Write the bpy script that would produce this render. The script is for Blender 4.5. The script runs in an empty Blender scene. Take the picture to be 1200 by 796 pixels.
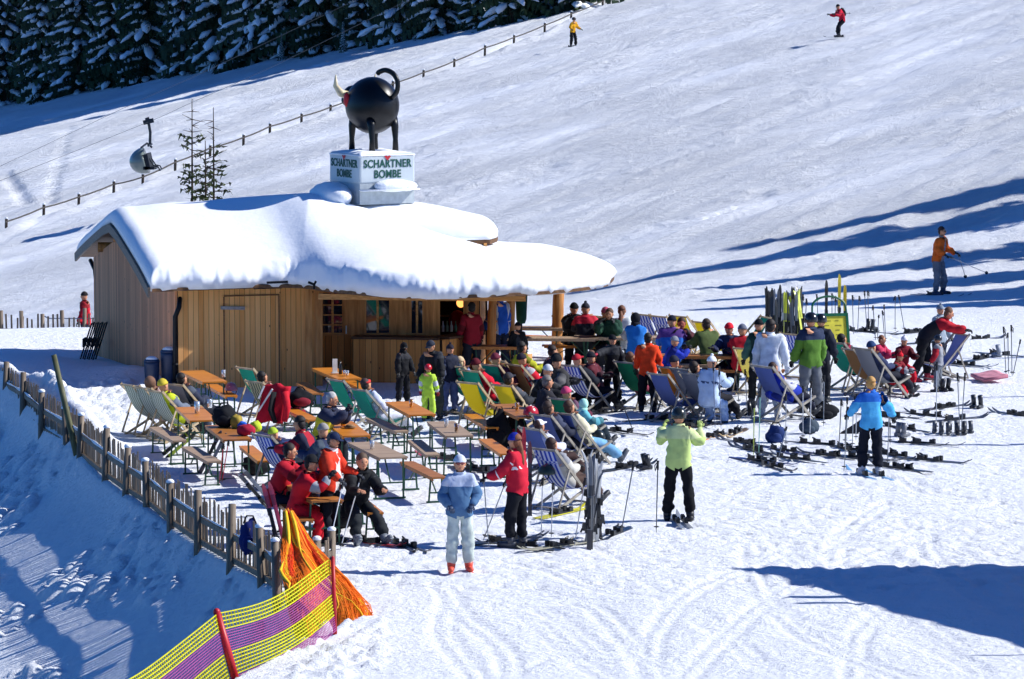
import bpy, bmesh, math, random
import numpy as np
from mathutils import Vector, Matrix
random.seed(7); rng = np.random.default_rng(11)
R = math.radians
scene = bpy.context.scene
COL = scene.collection
CAM_H, FPX = 9.4, 4500.0
PITCH = math.atan(448.0 / FPX)
SUN_EL, SUN_AZ = R(38.5), R(4)          # azimuth measured from +X towards +Y

# ---------------------------------------------------------------- projection helpers (survey of the site)
def ray(px, py):
    a, b = (px - 600) / FPX, (398 - py) / FPX
    c, s = math.cos(PITCH), math.sin(PITCH)
    return Vector((a, c + b * s, -s + b * c))
def at_h(px, py, h=0.0):
    d = ray(px, py); t = (h - CAM_H) / d.z
    return Vector((d.x * t, d.y * t, h))
def atY(px, py, Y):
    d = ray(px, py); t = Y / d.y
    return Vector((d.x * t, Y, CAM_H + d.z * t))
def on_hill(px, py):
    d = ray(px, py); t = 60.0
    while t < 600:
        if CAM_H + d.z * t < Tz(d.x * t, d.y * t): break
        t += .25
    return Vector((d.x * t, d.y * t, Tz(d.x * t, d.y * t)))
def scl(y): return FPX / y

# ---------------------------------------------------------------- materials
def lin(h):
    if isinstance(h, str):
        h = h.lstrip('#'); h = h if len(h) == 6 else (h[0] * 6)
        v = [int(h[i:i + 2], 16) / 255 for i in (0, 2, 4)]
        return tuple(((c + .055) / 1.055) ** 2.4 if c > .04045 else c / 12.92 for c in v)
    return h
MATS = {}
def newmat(name):
    m = bpy.data.materials.new(name); m.use_nodes = True
    return m, m.node_tree, m.node_tree.nodes['Principled BSDF']
def N(nt, typ, **kw):
    n = nt.nodes.new(typ)
    for k, v in kw.items():
        if k.startswith('i_'):
            n.inputs[k[2:].replace('_', ' ')].default_value = v
        else: setattr(n, k, v)
    return n
def ramp(nt, src, stops):
    r = nt.nodes.new('ShaderNodeValToRGB'); e = r.color_ramp.elements
    while len(e) < len(stops): e.new(.5)
    for i, (p, c) in enumerate(stops):
        e[i].position = p; e[i].color = (*lin(c), 1) if not isinstance(c, float) else (c, c, c, 1)
    nt.links.new(src, r.inputs['Fac']); return r
def mat(col, rough=.7, metal=0.0, var=.12, scale=9.0, bump=.0, spec=.4, coat=0.0):
    key = (col, rough, metal, var, scale, bump, spec, coat)
    if key in MATS: return MATS[key]
    m, nt, b = newmat('surface ' + str(col)); c = lin(col)
    tc = N(nt, 'ShaderNodeTexCoord'); no = N(nt, 'ShaderNodeTexNoise'); no.inputs['Scale'].default_value = scale
    no.inputs['Detail'].default_value = 4
    nt.links.new(tc.outputs['Object'], no.inputs['Vector'])
    lo = tuple(max(0, x * (1 - var)) for x in c); hi = tuple(min(1, x * (1 + var)) for x in c)
    r = ramp(nt, no.outputs['Fac'], [(.3, lo), (.7, hi)])
    nt.links.new(r.outputs['Color'], b.inputs['Base Color'])
    b.inputs['Roughness'].default_value = rough; b.inputs['Metallic'].default_value = metal
    b.inputs['Specular IOR Level'].default_value = spec
    if coat: b.inputs['Coat Weight'].default_value = coat
    if bump:
        bu = N(nt, 'ShaderNodeBump'); bu.inputs['Strength'].default_value = bump; bu.inputs['Distance'].default_value = .02
        nt.links.new(no.outputs['Fac'], bu.inputs['Height']); nt.links.new(bu.outputs['Normal'], b.inputs['Normal'])
    MATS[key] = m; return m
def cloth(col): return mat(col, .85, 0, .22, 7.0, .5, .2)
def stripes(c1, c2, n, key=None):
    k = ('stripe', c1, c2, n)
    if k in MATS: return MATS[k]
    m, nt, b = newmat('striped canvas'); uv = N(nt, 'ShaderNodeUVMap'); sp = N(nt, 'ShaderNodeSeparateXYZ')
    nt.links.new(uv.outputs['UV'], sp.inputs[0])
    mu = N(nt, 'ShaderNodeMath', operation='MULTIPLY'); mu.inputs[1].default_value = n
    fr = N(nt, 'ShaderNodeMath', operation='FRACT'); gt = N(nt, 'ShaderNodeMath', operation='GREATER_THAN'); gt.inputs[1].default_value = .5
    nt.links.new(sp.outputs['X'], mu.inputs[0]); nt.links.new(mu.outputs[0], fr.inputs[0]); nt.links.new(fr.outputs[0], gt.inputs[0])
    mx = N(nt, 'ShaderNodeMixRGB'); mx.inputs[1].default_value = (*lin(c1), 1); mx.inputs[2].default_value = (*lin(c2), 1)
    nt.links.new(gt.outputs[0], mx.inputs[0]); nt.links.new(mx.outputs[0], b.inputs['Base Color'])
    b.inputs['Roughness'].default_value = .85
    tr = N(nt, 'ShaderNodeBsdfTranslucent'); nt.links.new(mx.outputs[0], tr.inputs['Color'])
    ms = N(nt, 'ShaderNodeMixShader'); ms.inputs[0].default_value = .3
    out = nt.nodes['Material Output']
    nt.links.new(b.outputs[0], ms.inputs[1]); nt.links.new(tr.outputs[0], ms.inputs[2]); nt.links.new(ms.outputs[0], out.inputs['Surface'])
    MATS[k] = m; return m
def snow_mat(name, kind):
    m, nt, b = newmat(name)
    b.inputs['Base Color'].default_value = (.88, .9, .92, 1); b.inputs['Roughness'].default_value = .75
    b.inputs['Specular IOR Level'].default_value = .25
    g = N(nt, 'ShaderNodeNewGeometry')
    def noise(scale, detail=5, vec=None, rough=.6):
        n = N(nt, 'ShaderNodeTexNoise'); n.inputs['Scale'].default_value = scale; n.inputs['Detail'].default_value = detail
        n.inputs['Roughness'].default_value = rough
        nt.links.new(vec or g.outputs['Position'], n.inputs['Vector']); return n.outputs['Fac']
    def math_(op, a, c):
        n = N(nt, 'ShaderNodeMath', operation=op)
        for i, v in enumerate((a, c)):
            if isinstance(v, (int, float)): n.inputs[i].default_value = v
            else: nt.links.new(v, n.inputs[i])
        return n.outputs[0]
    if kind == 'ground':
        sp = N(nt, 'ShaderNodeSeparateXYZ'); nt.links.new(g.outputs['Position'], sp.inputs[0])
        mr = N(nt, 'ShaderNodeMapRange'); mr.inputs['From Min'].default_value = 92; mr.inputs['From Max'].default_value = 125
        nt.links.new(sp.outputs['Y'], mr.inputs['Value'])
        mp = N(nt, 'ShaderNodeMapping'); mp.inputs['Rotation'].default_value = (0, 0, R(-52)); mp.inputs['Scale'].default_value = (.11, 1, 1)
        nt.links.new(g.outputs['Position'], mp.inputs['Vector'])
        # trampled terrace: footprints and crumbs
        vo = N(nt, 'ShaderNodeTexVoronoi'); vo.inputs['Scale'].default_value = 3.1; vo.inputs['Randomness'].default_value = 1
        nt.links.new(g.outputs['Position'], vo.inputs['Vector'])
        dist = N(nt, 'ShaderNodeMapRange'); dist.inputs['From Max'].default_value = .28
        nt.links.new(vo.outputs['Distance'], dist.inputs['Value'])
        near = math_('ADD', math_('MULTIPLY', noise(4.5, 8, rough=.7), .15), math_('MULTIPLY', dist.outputs[0], .011))
        # groomed and carved hill
        far = math_('ADD', math_('MULTIPLY', noise(1.6, 6, mp.outputs[0], .7), .45), math_('MULTIPLY', noise(2.6, 8, rough=.8), .5))
        patch = noise(.09, 3)
        pm = N(nt, 'ShaderNodeMapRange'); pm.inputs['From Min'].default_value = .35; pm.inputs['From Max'].default_value = .65
        pm.inputs['To Min'].default_value = .35; pm.inputs['To Max'].default_value = 1.25
        nt.links.new(patch, pm.inputs['Value'])
        far = math_('MULTIPLY', far, pm.outputs[0])
        mx = N(nt, 'ShaderNodeMix'); nt.links.new(mr.outputs[0], mx.inputs['Factor'])
        nt.links.new(near, mx.inputs[2]); nt.links.new(far, mx.inputs[3])
        h = mx.outputs[0]; strength = .85
    elif kind == 'roof':
        h = math_('ADD', math_('MULTIPLY', noise(1.2, 4), .05), math_('MULTIPLY', noise(9, 4), .006)); strength = .6
    else:
        h = math_('MULTIPLY', noise(9, 5), .04); strength = .7
    bu = N(nt, 'ShaderNodeBump'); bu.inputs['Strength'].default_value = strength; bu.inputs['Distance'].default_value = 1.0
    nt.links.new(h, bu.inputs['Height']); nt.links.new(bu.outputs['Normal'], b.inputs['Normal'])
    MATS[name] = m; return m
def wood_boards(name, c1, c2, pitch=.115, gap=.06, rough=.75):
    """vertical boards: UV in metres (u across the boards, v along them)"""
    m, nt, b = newmat(name)
    uv = N(nt, 'ShaderNodeUVMap'); sp = N(nt, 'ShaderNodeSeparateXYZ'); nt.links.new(uv.outputs['UV'], sp.inputs[0])
    dv = N(nt, 'ShaderNodeMath', operation='DIVIDE'); dv.inputs[1].default_value = pitch; nt.links.new(sp.outputs['X'], dv.inputs[0])
    fl = N(nt, 'ShaderNodeMath', operation='FLOOR'); fr = N(nt, 'ShaderNodeMath', operation='FRACT')
    nt.links.new(dv.outputs[0], fl.inputs[0]); nt.links.new(dv.outputs[0], fr.inputs[0])
    wn = N(nt, 'ShaderNodeTexWhiteNoise', noise_dimensions='1D'); nt.links.new(fl.outputs[0], wn.inputs['W'])
    mp = N(nt, 'ShaderNodeMapping'); mp.inputs['Scale'].default_value = (28, 1.6, 1); nt.links.new(uv.outputs['UV'], mp.inputs['Vector'])
    ad = N(nt, 'ShaderNodeVectorMath', operation='ADD'); nt.links.new(mp.outputs[0], ad.inputs[0])
    cb = N(nt, 'ShaderNodeCombineXYZ'); mm = N(nt, 'ShaderNodeMath', operation='MULTIPLY'); mm.inputs[1].default_value = 37
    nt.links.new(wn.outputs['Value'], mm.inputs[0]); nt.links.new(mm.outputs[0], cb.inputs['Y']); nt.links.new(cb.outputs[0], ad.inputs[1])
    no = N(nt, 'ShaderNodeTexNoise'); no.inputs['Scale'].default_value = 1; no.inputs['Detail'].default_value = 5
    nt.links.new(ad.outputs[0], no.inputs['Vector'])
    av = N(nt, 'ShaderNodeMath', operation='MULTIPLY_ADD'); av.inputs[1].default_value = .55
    nt.links.new(wn.outputs['Value'], av.inputs[0]); hv = N(nt, 'ShaderNodeMath', operation='MULTIPLY'); hv.inputs[1].default_value = .6
    nt.links.new(no.outputs['Fac'], hv.inputs[0]); nt.links.new(hv.outputs[0], av.inputs[2])
    r = ramp(nt, av.outputs[0], [(.15, c2), (.85, c1)])
    kv = N(nt, 'ShaderNodeTexVoronoi'); kv.inputs['Scale'].default_value = 3.2
    mk = N(nt, 'ShaderNodeMapping'); mk.inputs['Scale'].default_value = (1.5, .8, 1); nt.links.new(uv.outputs['UV'], mk.inputs['Vector'])
    nt.links.new(mk.outputs[0], kv.inputs['Vector'])
    kt = N(nt, 'ShaderNodeMath', operation='LESS_THAN'); kt.inputs[1].default_value = .075; nt.links.new(kv.outputs['Distance'], kt.inputs[0])
    gp = N(nt, 'ShaderNodeMath', operation='LESS_THAN'); gp.inputs[1].default_value = gap; nt.links.new(fr.outputs[0], gp.inputs[0])
    mx = N(nt, 'ShaderNodeMixRGB'); mx.inputs[2].default_value = (.05, .025, .012, 1); nt.links.new(r.outputs['Color'], mx.inputs[1])
    km = N(nt, 'ShaderNodeMath', operation='MULTIPLY'); km.inputs[1].default_value = .75; nt.links.new(kt.outputs[0], km.inputs[0])
    mxx = N(nt, 'ShaderNodeMath', operation='MAXIMUM'); nt.links.new(km.outputs[0], mxx.inputs[0]); nt.links.new(gp.outputs[0], mxx.inputs[1])
    nt.links.new(mxx.outputs[0], mx.inputs[0]); nt.links.new(mx.outputs[0], b.inputs['Base Color'])
    b.inputs['Roughness'].default_value = rough; b.inputs['Specular IOR Level'].default_value = .25
    bu = N(nt, 'ShaderNodeBump'); bu.inputs['Strength'].default_value = .6; bu.inputs['Distance'].default_value = .01; bu.invert = True
    nt.links.new(mxx.outputs[0], bu.inputs['Height']); nt.links.new(bu.outputs['Normal'], b.inputs['Normal'])
    MATS[name] = m; return m
def grain(name, c1, c2, sc=(2, 30, 30), rough=.6):
    if name in MATS: return MATS[name]
    m, nt, b = newmat(name); tc = N(nt, 'ShaderNodeTexCoord'); mp = N(nt, 'ShaderNodeMapping'); mp.inputs['Scale'].default_value = sc
    nt.links.new(tc.outputs['Object'], mp.inputs['Vector'])
    no = N(nt, 'ShaderNodeTexNoise'); no.inputs['Scale'].default_value = 1; no.inputs['Detail'].default_value = 6; nt.links.new(mp.outputs[0], no.inputs['Vector'])
    r = ramp(nt, no.outputs['Fac'], [(.3, c2), (.7, c1)]); nt.links.new(r.outputs['Color'], b.inputs['Base Color'])
    b.inputs['Roughness'].default_value = rough; b.inputs['Specular IOR Level'].default_value = .3
    bu = N(nt, 'ShaderNodeBump'); bu.inputs['Strength'].default_value = .4; bu.inputs['Distance'].default_value = .01
    nt.links.new(no.outputs['Fac'], bu.inputs['Height']); nt.links.new(bu.outputs['Normal'], b.inputs['Normal'])
    MATS[name] = m; return m

# ---------------------------------------------------------------- mesh builder
class MB:
    def __init__(s): s.v = []; s.f = []; s.mi = []; s.uv = {}; s.cur = 0
    def face(s, idx, uv=None):
        s.f.append(tuple(idx)); s.mi.append(s.cur)
        if uv: s.uv[len(s.f) - 1] = uv
    def add(s, vs): n = len(s.v); s.v.extend([tuple(p) for p in vs]); return n
    def box(s, c, size, M=None):
        M = M or Matrix.Identity(3); c = Vector(c); hx, hy, hz = [q / 2 for q in size]
        n = s.add([c + M @ Vector((x * hx, y * hy, z * hz)) for x in (-1, 1) for y in (-1, 1) for z in (-1, 1)])
        for q, ax in (((0, 1, 3, 2), (1, 2)), ((4, 6, 7, 5), (1, 2)), ((0, 4, 5, 1), (0, 2)), ((2, 3, 7, 6), (0, 2)), ((0, 2, 6, 4), (0, 1)), ((1, 5, 7, 3), (0, 1))):
            uv = []
            for i in q:
                l = ((1 if i & 4 else -1) * hx, (1 if i & 2 else -1) * hy, (1 if i & 1 else -1) * hz); uv.append((l[ax[0]], l[ax[1]]))
            s.face([n + i for i in q], uv)
        return s
    def bar(s, p, q, w, h=None, up=(0, 0, 1)):
        p, q = Vector(p), Vector(q); d = q - p; L = d.length
        if L < 1e-6: return s
        y = d / L; u = Vector(up)
        if abs(y.dot(u)) > .98: u = Vector((1, 0, 0))
        x = y.cross(u).normalized(); z = x.cross(y)
        return s.box((p + q) / 2, (w, L, h or w), Matrix((x, y, z)).transposed())
    def tube(s, pts, rad, n=8, caps=True, flat=None):
        pts = [Vector(p) for p in pts]
        if not isinstance(rad, (list, tuple)): rad = [rad] * len(pts)
        T = [(pts[min(i + 1, len(pts) - 1)] - pts[max(i - 1, 0)]).normalized() for i in range(len(pts))]
        u = Vector((0, 0, 1)) if abs(T[0].z) < .9 else Vector((1, 0, 0))
        base = None
        for i, (p, t, r) in enumerate(zip(pts, T, rad)):
            x = t.cross(u).normalized(); z = x.cross(t); u = z
            k = s.add([p + x * (math.cos(2 * math.pi * j / n) * r) + z * (math.sin(2 * math.pi * j / n) * r * (flat or 1)) for j in range(n)])
            if i:
                for j in range(n):
                    a, b2 = base + j, base + (j + 1) % n; c, d = k + (j + 1) % n, k + j
                    s.face((a, b2, c, d), [(j / n, i - 1), ((j + 1) / n, i - 1), ((j + 1) / n, i), (j / n, i)])
            elif caps: s.face([k + j for j in range(n)][::-1])
            base = k
        if caps: s.face([base + j for j in range(n)])
        return s
    def ell(s, c, r, n=12, m=8, M=None, lo=-1.0, hi=1.0, fn=None):
        c = Vector(c); r = (r, r, r) if isinstance(r, (int, float)) else r; M = M or Matrix.Identity(3)
        a0, a1 = math.asin(lo), math.asin(hi); rows = []
        for i in range(m + 1):
            a = a0 + (a1 - a0) * i / m; row = []
            for j in range(n):
                t = 2 * math.pi * j / n; d = Vector((math.cos(a) * math.cos(t), math.cos(a) * math.sin(t), math.sin(a)))
                k = fn(d) if fn else 1
                row.append(c + M @ Vector((d.x * r[0] * k, d.y * r[1] * k, d.z * r[2] * k)))
            rows.append(s.add(row))
        for i in range(m):
            for j in range(n):
                s.face((rows[i] + j, rows[i] + (j + 1) % n, rows[i + 1] + (j + 1) % n, rows[i + 1] + j))
        if lo > -.999: s.face([rows[0] + j for j in range(n)][::-1])
        if hi < .999: s.face([rows[-1] + j for j in range(n)])
        return s
    def grid(s, P, close=False):
        """P: list of rows of points"""
        nr, nc = len(P), len(P[0]); n = s.add([p for r in P for p in r])
        for i in range(nr - 1):
            for j in range(nc - 1):
                s.face((n + i * nc + j, n + i * nc + j + 1, n + (i + 1) * nc + j + 1, n + (i + 1) * nc + j),
                       [(j / (nc - 1), i / (nr - 1)), ((j + 1) / (nc - 1), i / (nr - 1)), ((j + 1) / (nc - 1), (i + 1) / (nr - 1)), (j / (nc - 1), (i + 1) / (nr - 1))])
        return n
    def slab(s, P, off):
        """closed thin sheet: grid P and its copy moved by off"""
        nr, nc = len(P), len(P[0]); off = Vector(off)
        a = s.grid(P); b = s.grid([[Vector(p) + off for p in r][::-1] for r in P])
        ia = lambda i, j: a + i * nc + j
        ib = lambda i, j: b + i * nc + (nc - 1 - j)
        for i in range(nr - 1):
            for j in (0, nc - 1): s.face((ia(i, j), ia(i + 1, j), ib(i + 1, j), ib(i, j)) if j == 0 else (ia(i + 1, j), ia(i, j), ib(i, j), ib(i + 1, j)))
        for j in range(nc - 1):
            for i in (0, nr - 1): s.face((ia(i, j + 1), ia(i, j), ib(i, j), ib(i, j + 1)) if i == 0 else (ia(i, j), ia(i, j + 1), ib(i, j + 1), ib(i, j)))
        return s
    def mesh(s, name, mats, smooth=False):
        me = bpy.data.meshes.new(name); me.from_pydata(s.v, [], s.f); me.update()
        for m in (mats if isinstance(mats, (list, tuple)) else [mats]): me.materials.append(m)
        me.polygons.foreach_set('material_index', s.mi)
        if s.uv:
            l = me.uv_layers.new(name='UVMap')
            for i, uv in s.uv.items():
                st = me.polygons[i].loop_start
                for k, q in enumerate(uv): l.data[st + k].uv = q
        if smooth: me.polygons.foreach_set('use_smooth', [True] * len(s.f))
        return me
    def obj(s, name, mats, parent=None, smooth=False): return link(name, s.mesh(name, mats, smooth), parent)
def link(name, me, parent=None):
    o = bpy.data.objects.new(name, me); COL.objects.link(o)
    if parent: o.parent = parent
    return o
def tag(o, label, cat, group=None, kind=None):
    if label: o['label'] = label
    if cat: o['category'] = cat
    if group: o['group'] = group
    if kind: o['kind'] = kind
    return o
def thing(name, label, cat, loc=(0, 0, 0), rotz=0.0, group=None):
    o = bpy.data.objects.new(name, None); COL.objects.link(o); o.empty_display_size = .2
    o.location = loc; o.rotation_euler = (0, 0, rotz)
    return tag(o, label, cat, group)

# ---------------------------------------------------------------- numpy noise and terrain
def vnoise(x, y, seed=0):
    xi, yi = np.floor(x).astype(np.int64), np.floor(y).astype(np.int64); fx, fy = x - xi, y - yi
    fx = fx * fx * (3 - 2 * fx); fy = fy * fy * (3 - 2 * fy)
    def h(a, b):
        n = (a * 374761393 + b * 668265263 + seed * 974634777) & 0xffffffff
        n = ((n ^ (n >> 13)) * 1274126177) & 0xffffffff; n = n ^ (n >> 16)
        return (n & 0xffff) / 65535.0
    return (h(xi, yi) * (1 - fx) + h(xi + 1, yi) * fx) * (1 - fy) + (h(xi, yi + 1) * (1 - fx) + h(xi + 1, yi + 1) * fx) * fy
def fbm(x, y, oct=4, seed=0):
    s, a, t = 0, 1, 0
    for o in range(oct): s = s + a * vnoise(x * 2 ** o, y * 2 ** o, seed + o); t += a; a *= .5
    return s / t - .5
FX_Y = np.array([20, 40, 48, 51.5, 54.0, 55.6, 57, 63.3, 69, 78.8, 84, 92, 110])
FX_X = np.array([-8, -6.2, -3.9, -3.0, -2.15, -2.9, -3.55, -5.65, -7.33, -10.05, -12.8, -15.5, -19])
def sstep(a, b, x):
    t = np.clip((x - a) / (b - a), 0, 1); return t * t * (3 - 2 * t)
def plane(x, y): return 5.1 + .2246 * (x - 17.2) + .041 * (y - 200)
def T0(x, y):
    x, y = np.asarray(x, float), np.asarray(y, float)
    d = np.interp(y, FX_Y, FX_X) - x
    dp = np.maximum(d - .12, 0)
    sl_ = .375 + .24 * (1 - sstep(53.5, 60, y))
    bank = -(.56 * (1 - np.exp(-dp / .5)) + sl_ * dp)
    mound = .42 * np.exp(-((x + 11.2) / 2.2) ** 2 - ((y - 86.6) / 2.0) ** 2) + .25 * np.exp(-((x + 8.4) / .9) ** 2 - ((y - 85.2) / 1.0) ** 2)
    heap = .8 * np.exp(-((d + .45) / .42) ** 2) * sstep(69, 76, y) * (1 - sstep(82, 86, y)) * (.95 + .5 * fbm(x / .7, y / .9, 2, 71))
    terr = bank + mound + heap
    w = sstep(95, 133, y)
    P = plane(x, y)
    return terr * (1 - w) + P * w
def Tz(x, y): return float(T0(x, y))
# ================================================================ camera, light, sky
cam = bpy.data.cameras.new('camera'); cam.lens = 36 * FPX / 1200; cam.sensor_width = 36; cam.clip_start = 1; cam.clip_end = 5000
co = bpy.data.objects.new('camera', cam); COL.objects.link(co); co.location = (0, 0, CAM_H); co.rotation_euler = (math.pi / 2 - PITCH, 0, 0)
scene.camera = co
w = bpy.data.worlds.new('World'); scene.world = w; w.use_nodes = True
nt = w.node_tree; sky = nt.nodes.new('ShaderNodeTexSky'); sky.sky_type = 'NISHITA'; sky.sun_disc = False
sky.sun_elevation = SUN_EL; sky.sun_rotation = math.pi / 2 - SUN_AZ; sky.altitude = 2500; sky.ozone_density = 6.0; sky.air_density = 1.0; sky.dust_density = .1
bg = nt.nodes['Background']; bg.inputs['Strength'].default_value = .095
tint = nt.nodes.new('ShaderNodeMixRGB'); tint.blend_type = 'MULTIPLY'; tint.inputs[0].default_value = 1; tint.inputs[2].default_value = (.36, .76, 1.25, 1)
nt.links.new(sky.outputs[0], tint.inputs[1]); nt.links.new(tint.outputs[0], bg.inputs['Color'])
sl = bpy.data.lights.new('sun', 'SUN'); sl.energy = 5.0; sl.angle = R(.5); sl.color = (1, .985, .955)
so = bpy.data.objects.new('sun', sl); COL.objects.link(so)
sv = Vector((math.cos(SUN_EL) * math.cos(SUN_AZ), math.cos(SUN_EL) * math.sin(SUN_AZ), math.sin(SUN_EL)))
so.rotation_euler = (-sv).to_track_quat('-Z', 'Y').to_euler(); so.location = sv * 60
scene.view_settings.view_transform = 'Standard'; scene.view_settings.look = 'None'; scene.view_settings.gamma = 1
scene.view_settings.exposure = 0.3
scene.cycles.max_bounces = 6; scene.cycles.diffuse_bounces = 4; scene.cycles.transparent_max_bounces = 8

SNOW_G = snow_mat('trampled and groomed snow', 'ground'); SNOW_R = snow_mat('deep roof snow', 'roof'); SNOW_L = snow_mat('loose snow', 'lump')

# ================================================================ terrain: one sheet
def axis(segs, ends):
    a = []
    for lo, hi, st in segs: a.append(np.arange(lo, hi, st))
    a = np.concatenate(a); lo, hi, n, k = ends
    e = np.geomspace(1, k, n)
    left = a[0] - (a[0] - lo) * (np.cumsum(e) / e.sum()); right = a[-1] + (hi - a[-1]) * (np.cumsum(e) / e.sum())
    return np.concatenate([left[::-1], a, right])
gx = axis([(-32, -12, .2), (-12, 10, .065), (10, 32, .2)], (-400, 400, 26, 60))
gy = axis([(46, 66, .065), (66, 100, .11), (100, 150, .28), (150, 345, .4)], (-60, 1500, 26, 60))
XX, YY = np.meshgrid(gx, gy)
ZZ = T0(XX, YY)
dF = np.interp(YY, FX_Y, FX_X) - XX
wh = sstep(98, 128, YY); onb = sstep(.0, .5, dF) * (1 - wh)
ZZ += (1 - wh) * (fbm(XX / 2.3, YY / 2.3, 3, 1) * .07 + fbm(XX / .5, YY / .5, 3, 2) * .035)
ZZ += onb * (fbm(XX / 2.6, YY / 2.6, 2, 5) * .22 * sstep(0, 1.2, dF) + fbm(XX / .6, YY / .6, 2, 6) * .02)
u_ = (XX * .62 + YY * .785); v_ = (-XX * .785 + YY * .62)
ZZ += wh * (fbm(u_ / 26, v_ / 4.5, 4, 9) * .32 + fbm(u_ / 7, v_ / 1.3, 3, 12) * .28 + fbm(u_ / 2.6, v_ / .9, 2, 15) * .13)
# berm and rope-fence line crossing the hill
FENCE_PX = [(7, 262), (51, 245), (92, 232), (133, 216), (167, 207), (205, 191), (246, 176), (285, 163), (316, 150), (353, 137), (387, 125), (425, 110), (460, 97), (496, 84), (532, 70), (568, 57), (602, 43), (638, 30), (669, 14), (706, 0)]
LINE = [on_hill(x, y + 8) for x, y in FENCE_PX]
lx = np.array([p.x for p in LINE]); ly = np.array([p.y for p in LINE])
bx = np.interp(XX, lx, ly, left=ly[0] + (0), right=ly[-1])
bd = YY - bx
inr = sstep(lx[0] - 30, lx[0], XX)
ZZ += inr * (.2 * np.exp(-((bd + 3.2) / 2.0) ** 2) * (1 + 1.6 * fbm(XX / .9, YY / 1.6, 3, 21)) - .5 * np.exp(-((bd - 3.0) / 2.5) ** 2))
CL = np.zeros_like(ZZ)
def clod(x, y, r, h):
    i0, i1 = np.searchsorted(gx, (x - r, x + r)); j0, j1 = np.searchsorted(gy, (y - r, y + r))
    if i1 <= i0 or j1 <= j0: return
    q = ((XX[j0:j1, i0:i1] - x) ** 2 + (YY[j0:j1, i0:i1] - y) ** 2) / r ** 2
    CL[j0:j1, i0:i1] = np.maximum(CL[j0:j1, i0:i1], h * np.sqrt(np.clip(1 - q, 0, 1)))
def stamp(x, y, r, fn, mode='max'):
    i0, i1 = np.searchsorted(gx, (x - r, x + r)); j0, j1 = np.searchsorted(gy, (y - r, y + r))
    if i1 <= i0 or j1 <= j0: return
    X, Y = XX[j0:j1, i0:i1], YY[j0:j1, i0:i1]; q = np.sqrt((X - x) ** 2 + (Y - y) ** 2) / r
    d = fn(np.clip(q, 0, 1))
    ZZ[j0:j1, i0:i1] += d * (q < 1)
# clods on the bank left of the fence
for i in range(2600):
    y = rng.uniform(47, 84); fx = np.interp(y, FX_Y, FX_X); d = abs(rng.normal(0, 2.0)) + .3
    c = fbm(np.array([(fx - d) / 1.1]), np.array([y / 1.9]), 2, 33)[0]
    if c < .03: continue
    r = rng.uniform(.05, .17) * (1.6 if rng.random() < .15 else 1); x = fx - d
    clod(x, y, r, r * rng.uniform(.5, 1.0))
# rough snow thrown up between the fence and the chairs, and beside the net
for i in range(420):
    p = at_h(rng.uniform(40, 185), rng.uniform(452, 505)); r = rng.uniform(.06, .17)
    clod(p.x, p.y, r, r * .75)
for i in range(120):
    p = at_h(rng.uniform(335, 450), rng.uniform(725, 796)); r = rng.uniform(.04, .12)
    clod(p.x, p.y, r, r * .75)
# footprints on the terrace
for i in range(2600):
    p = at_h(rng.uniform(160, 1200), rng.uniform(405, 690)); r = rng.uniform(.09, .16)
    if p.x > np.interp(p.y, FX_Y, FX_X) + .3: stamp(p.x, p.y, r, lambda q: -.03 * (1 - q ** 4) + .012 * np.exp(-((q - .95) / .08) ** 2))
# carved ski tracks: pairs of shallow grooves
TR = np.zeros_like(ZZ)
def groove(x, y, r, dep):
    i0, i1 = np.searchsorted(gx, (x - r, x + r)); j0, j1 = np.searchsorted(gy, (y - r, y + r))
    if i1 <= i0 or j1 <= j0: return
    q = ((XX[j0:j1, i0:i1] - x) ** 2 + (YY[j0:j1, i0:i1] - y) ** 2) / r ** 2
    TR[j0:j1, i0:i1] = np.minimum(TR[j0:j1, i0:i1], -dep * np.clip(1 - q, 0, 1))
def track(pts, w=.11, dep=.03, pair=.24):
    P = [at_h(*p) if p[1] > 400 else on_hill(*p) for p in pts]
    Q = []
    for i in range(len(P) - 1):
        a, b = P[max(i - 1, 0)], P[min(i + 2, len(P) - 1)]
        for k in range(60):
            t = k / 60; p0, p1, p2, p3 = a, P[i], P[i + 1], b
            Q.append(.5 * ((2 * p1) + (p2 - p0) * t + (2 * p0 - 5 * p1 + 4 * p2 - p3) * t * t + (3 * p1 - p0 - 3 * p2 + p3) * t ** 3))
    for i in range(len(Q) - 1):
        t = (Q[i + 1] - Q[i]); n = Vector((-t.y, t.x, 0))
        if n.length < 1e-6: continue
        n.normalize(); st = max(1, int(t.length / .05))
        for k in range(st):
            c = Q[i] + t * (k / st)
            for sgn in ((-1, 1) if pair else (0,)):
                groove(c.x + n.x * pair / 2 * sgn, c.y + n.y * pair / 2 * sgn, w, dep)
track([(520, 690), (540, 720), (585, 755), (600, 790)]); track([(530, 700), (520, 740), (560, 796)]); track([(620, 690), (700, 715), (770, 796)])
track([(760, 796), (770, 740), (820, 690), (930, 640)]); track([(800, 796), (905, 700), (1000, 655), (1120, 610)]); track([(990, 620), (980, 660), (1030, 720), (1150, 790)])
track([(1000, 796), (1010, 740), (1075, 690)]); track([(880, 640), (890, 690), (950, 750), (1060, 796)]); track([(1085, 610), (1090, 650), (1160, 700)])
track([(600, 655), (640, 665), (700, 690), (760, 700)]); track([(1060, 560), (1100, 580), (1200, 590)]); track([(1040, 590), (1000, 615), (990, 640)])
for i in range(46):
    x, y = rng.uniform(600, 1190), rng.uniform(600, 790); a = rng.uniform(-.2, .9); L = rng.uniform(30, 130)
    track([(x, y), (x + L * .5, y + L * .5 * a + rng.uniform(-8, 8)), (x + L, y + L * a)],   .09, .022, .2 if rng.random() < .6 else 0)
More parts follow.
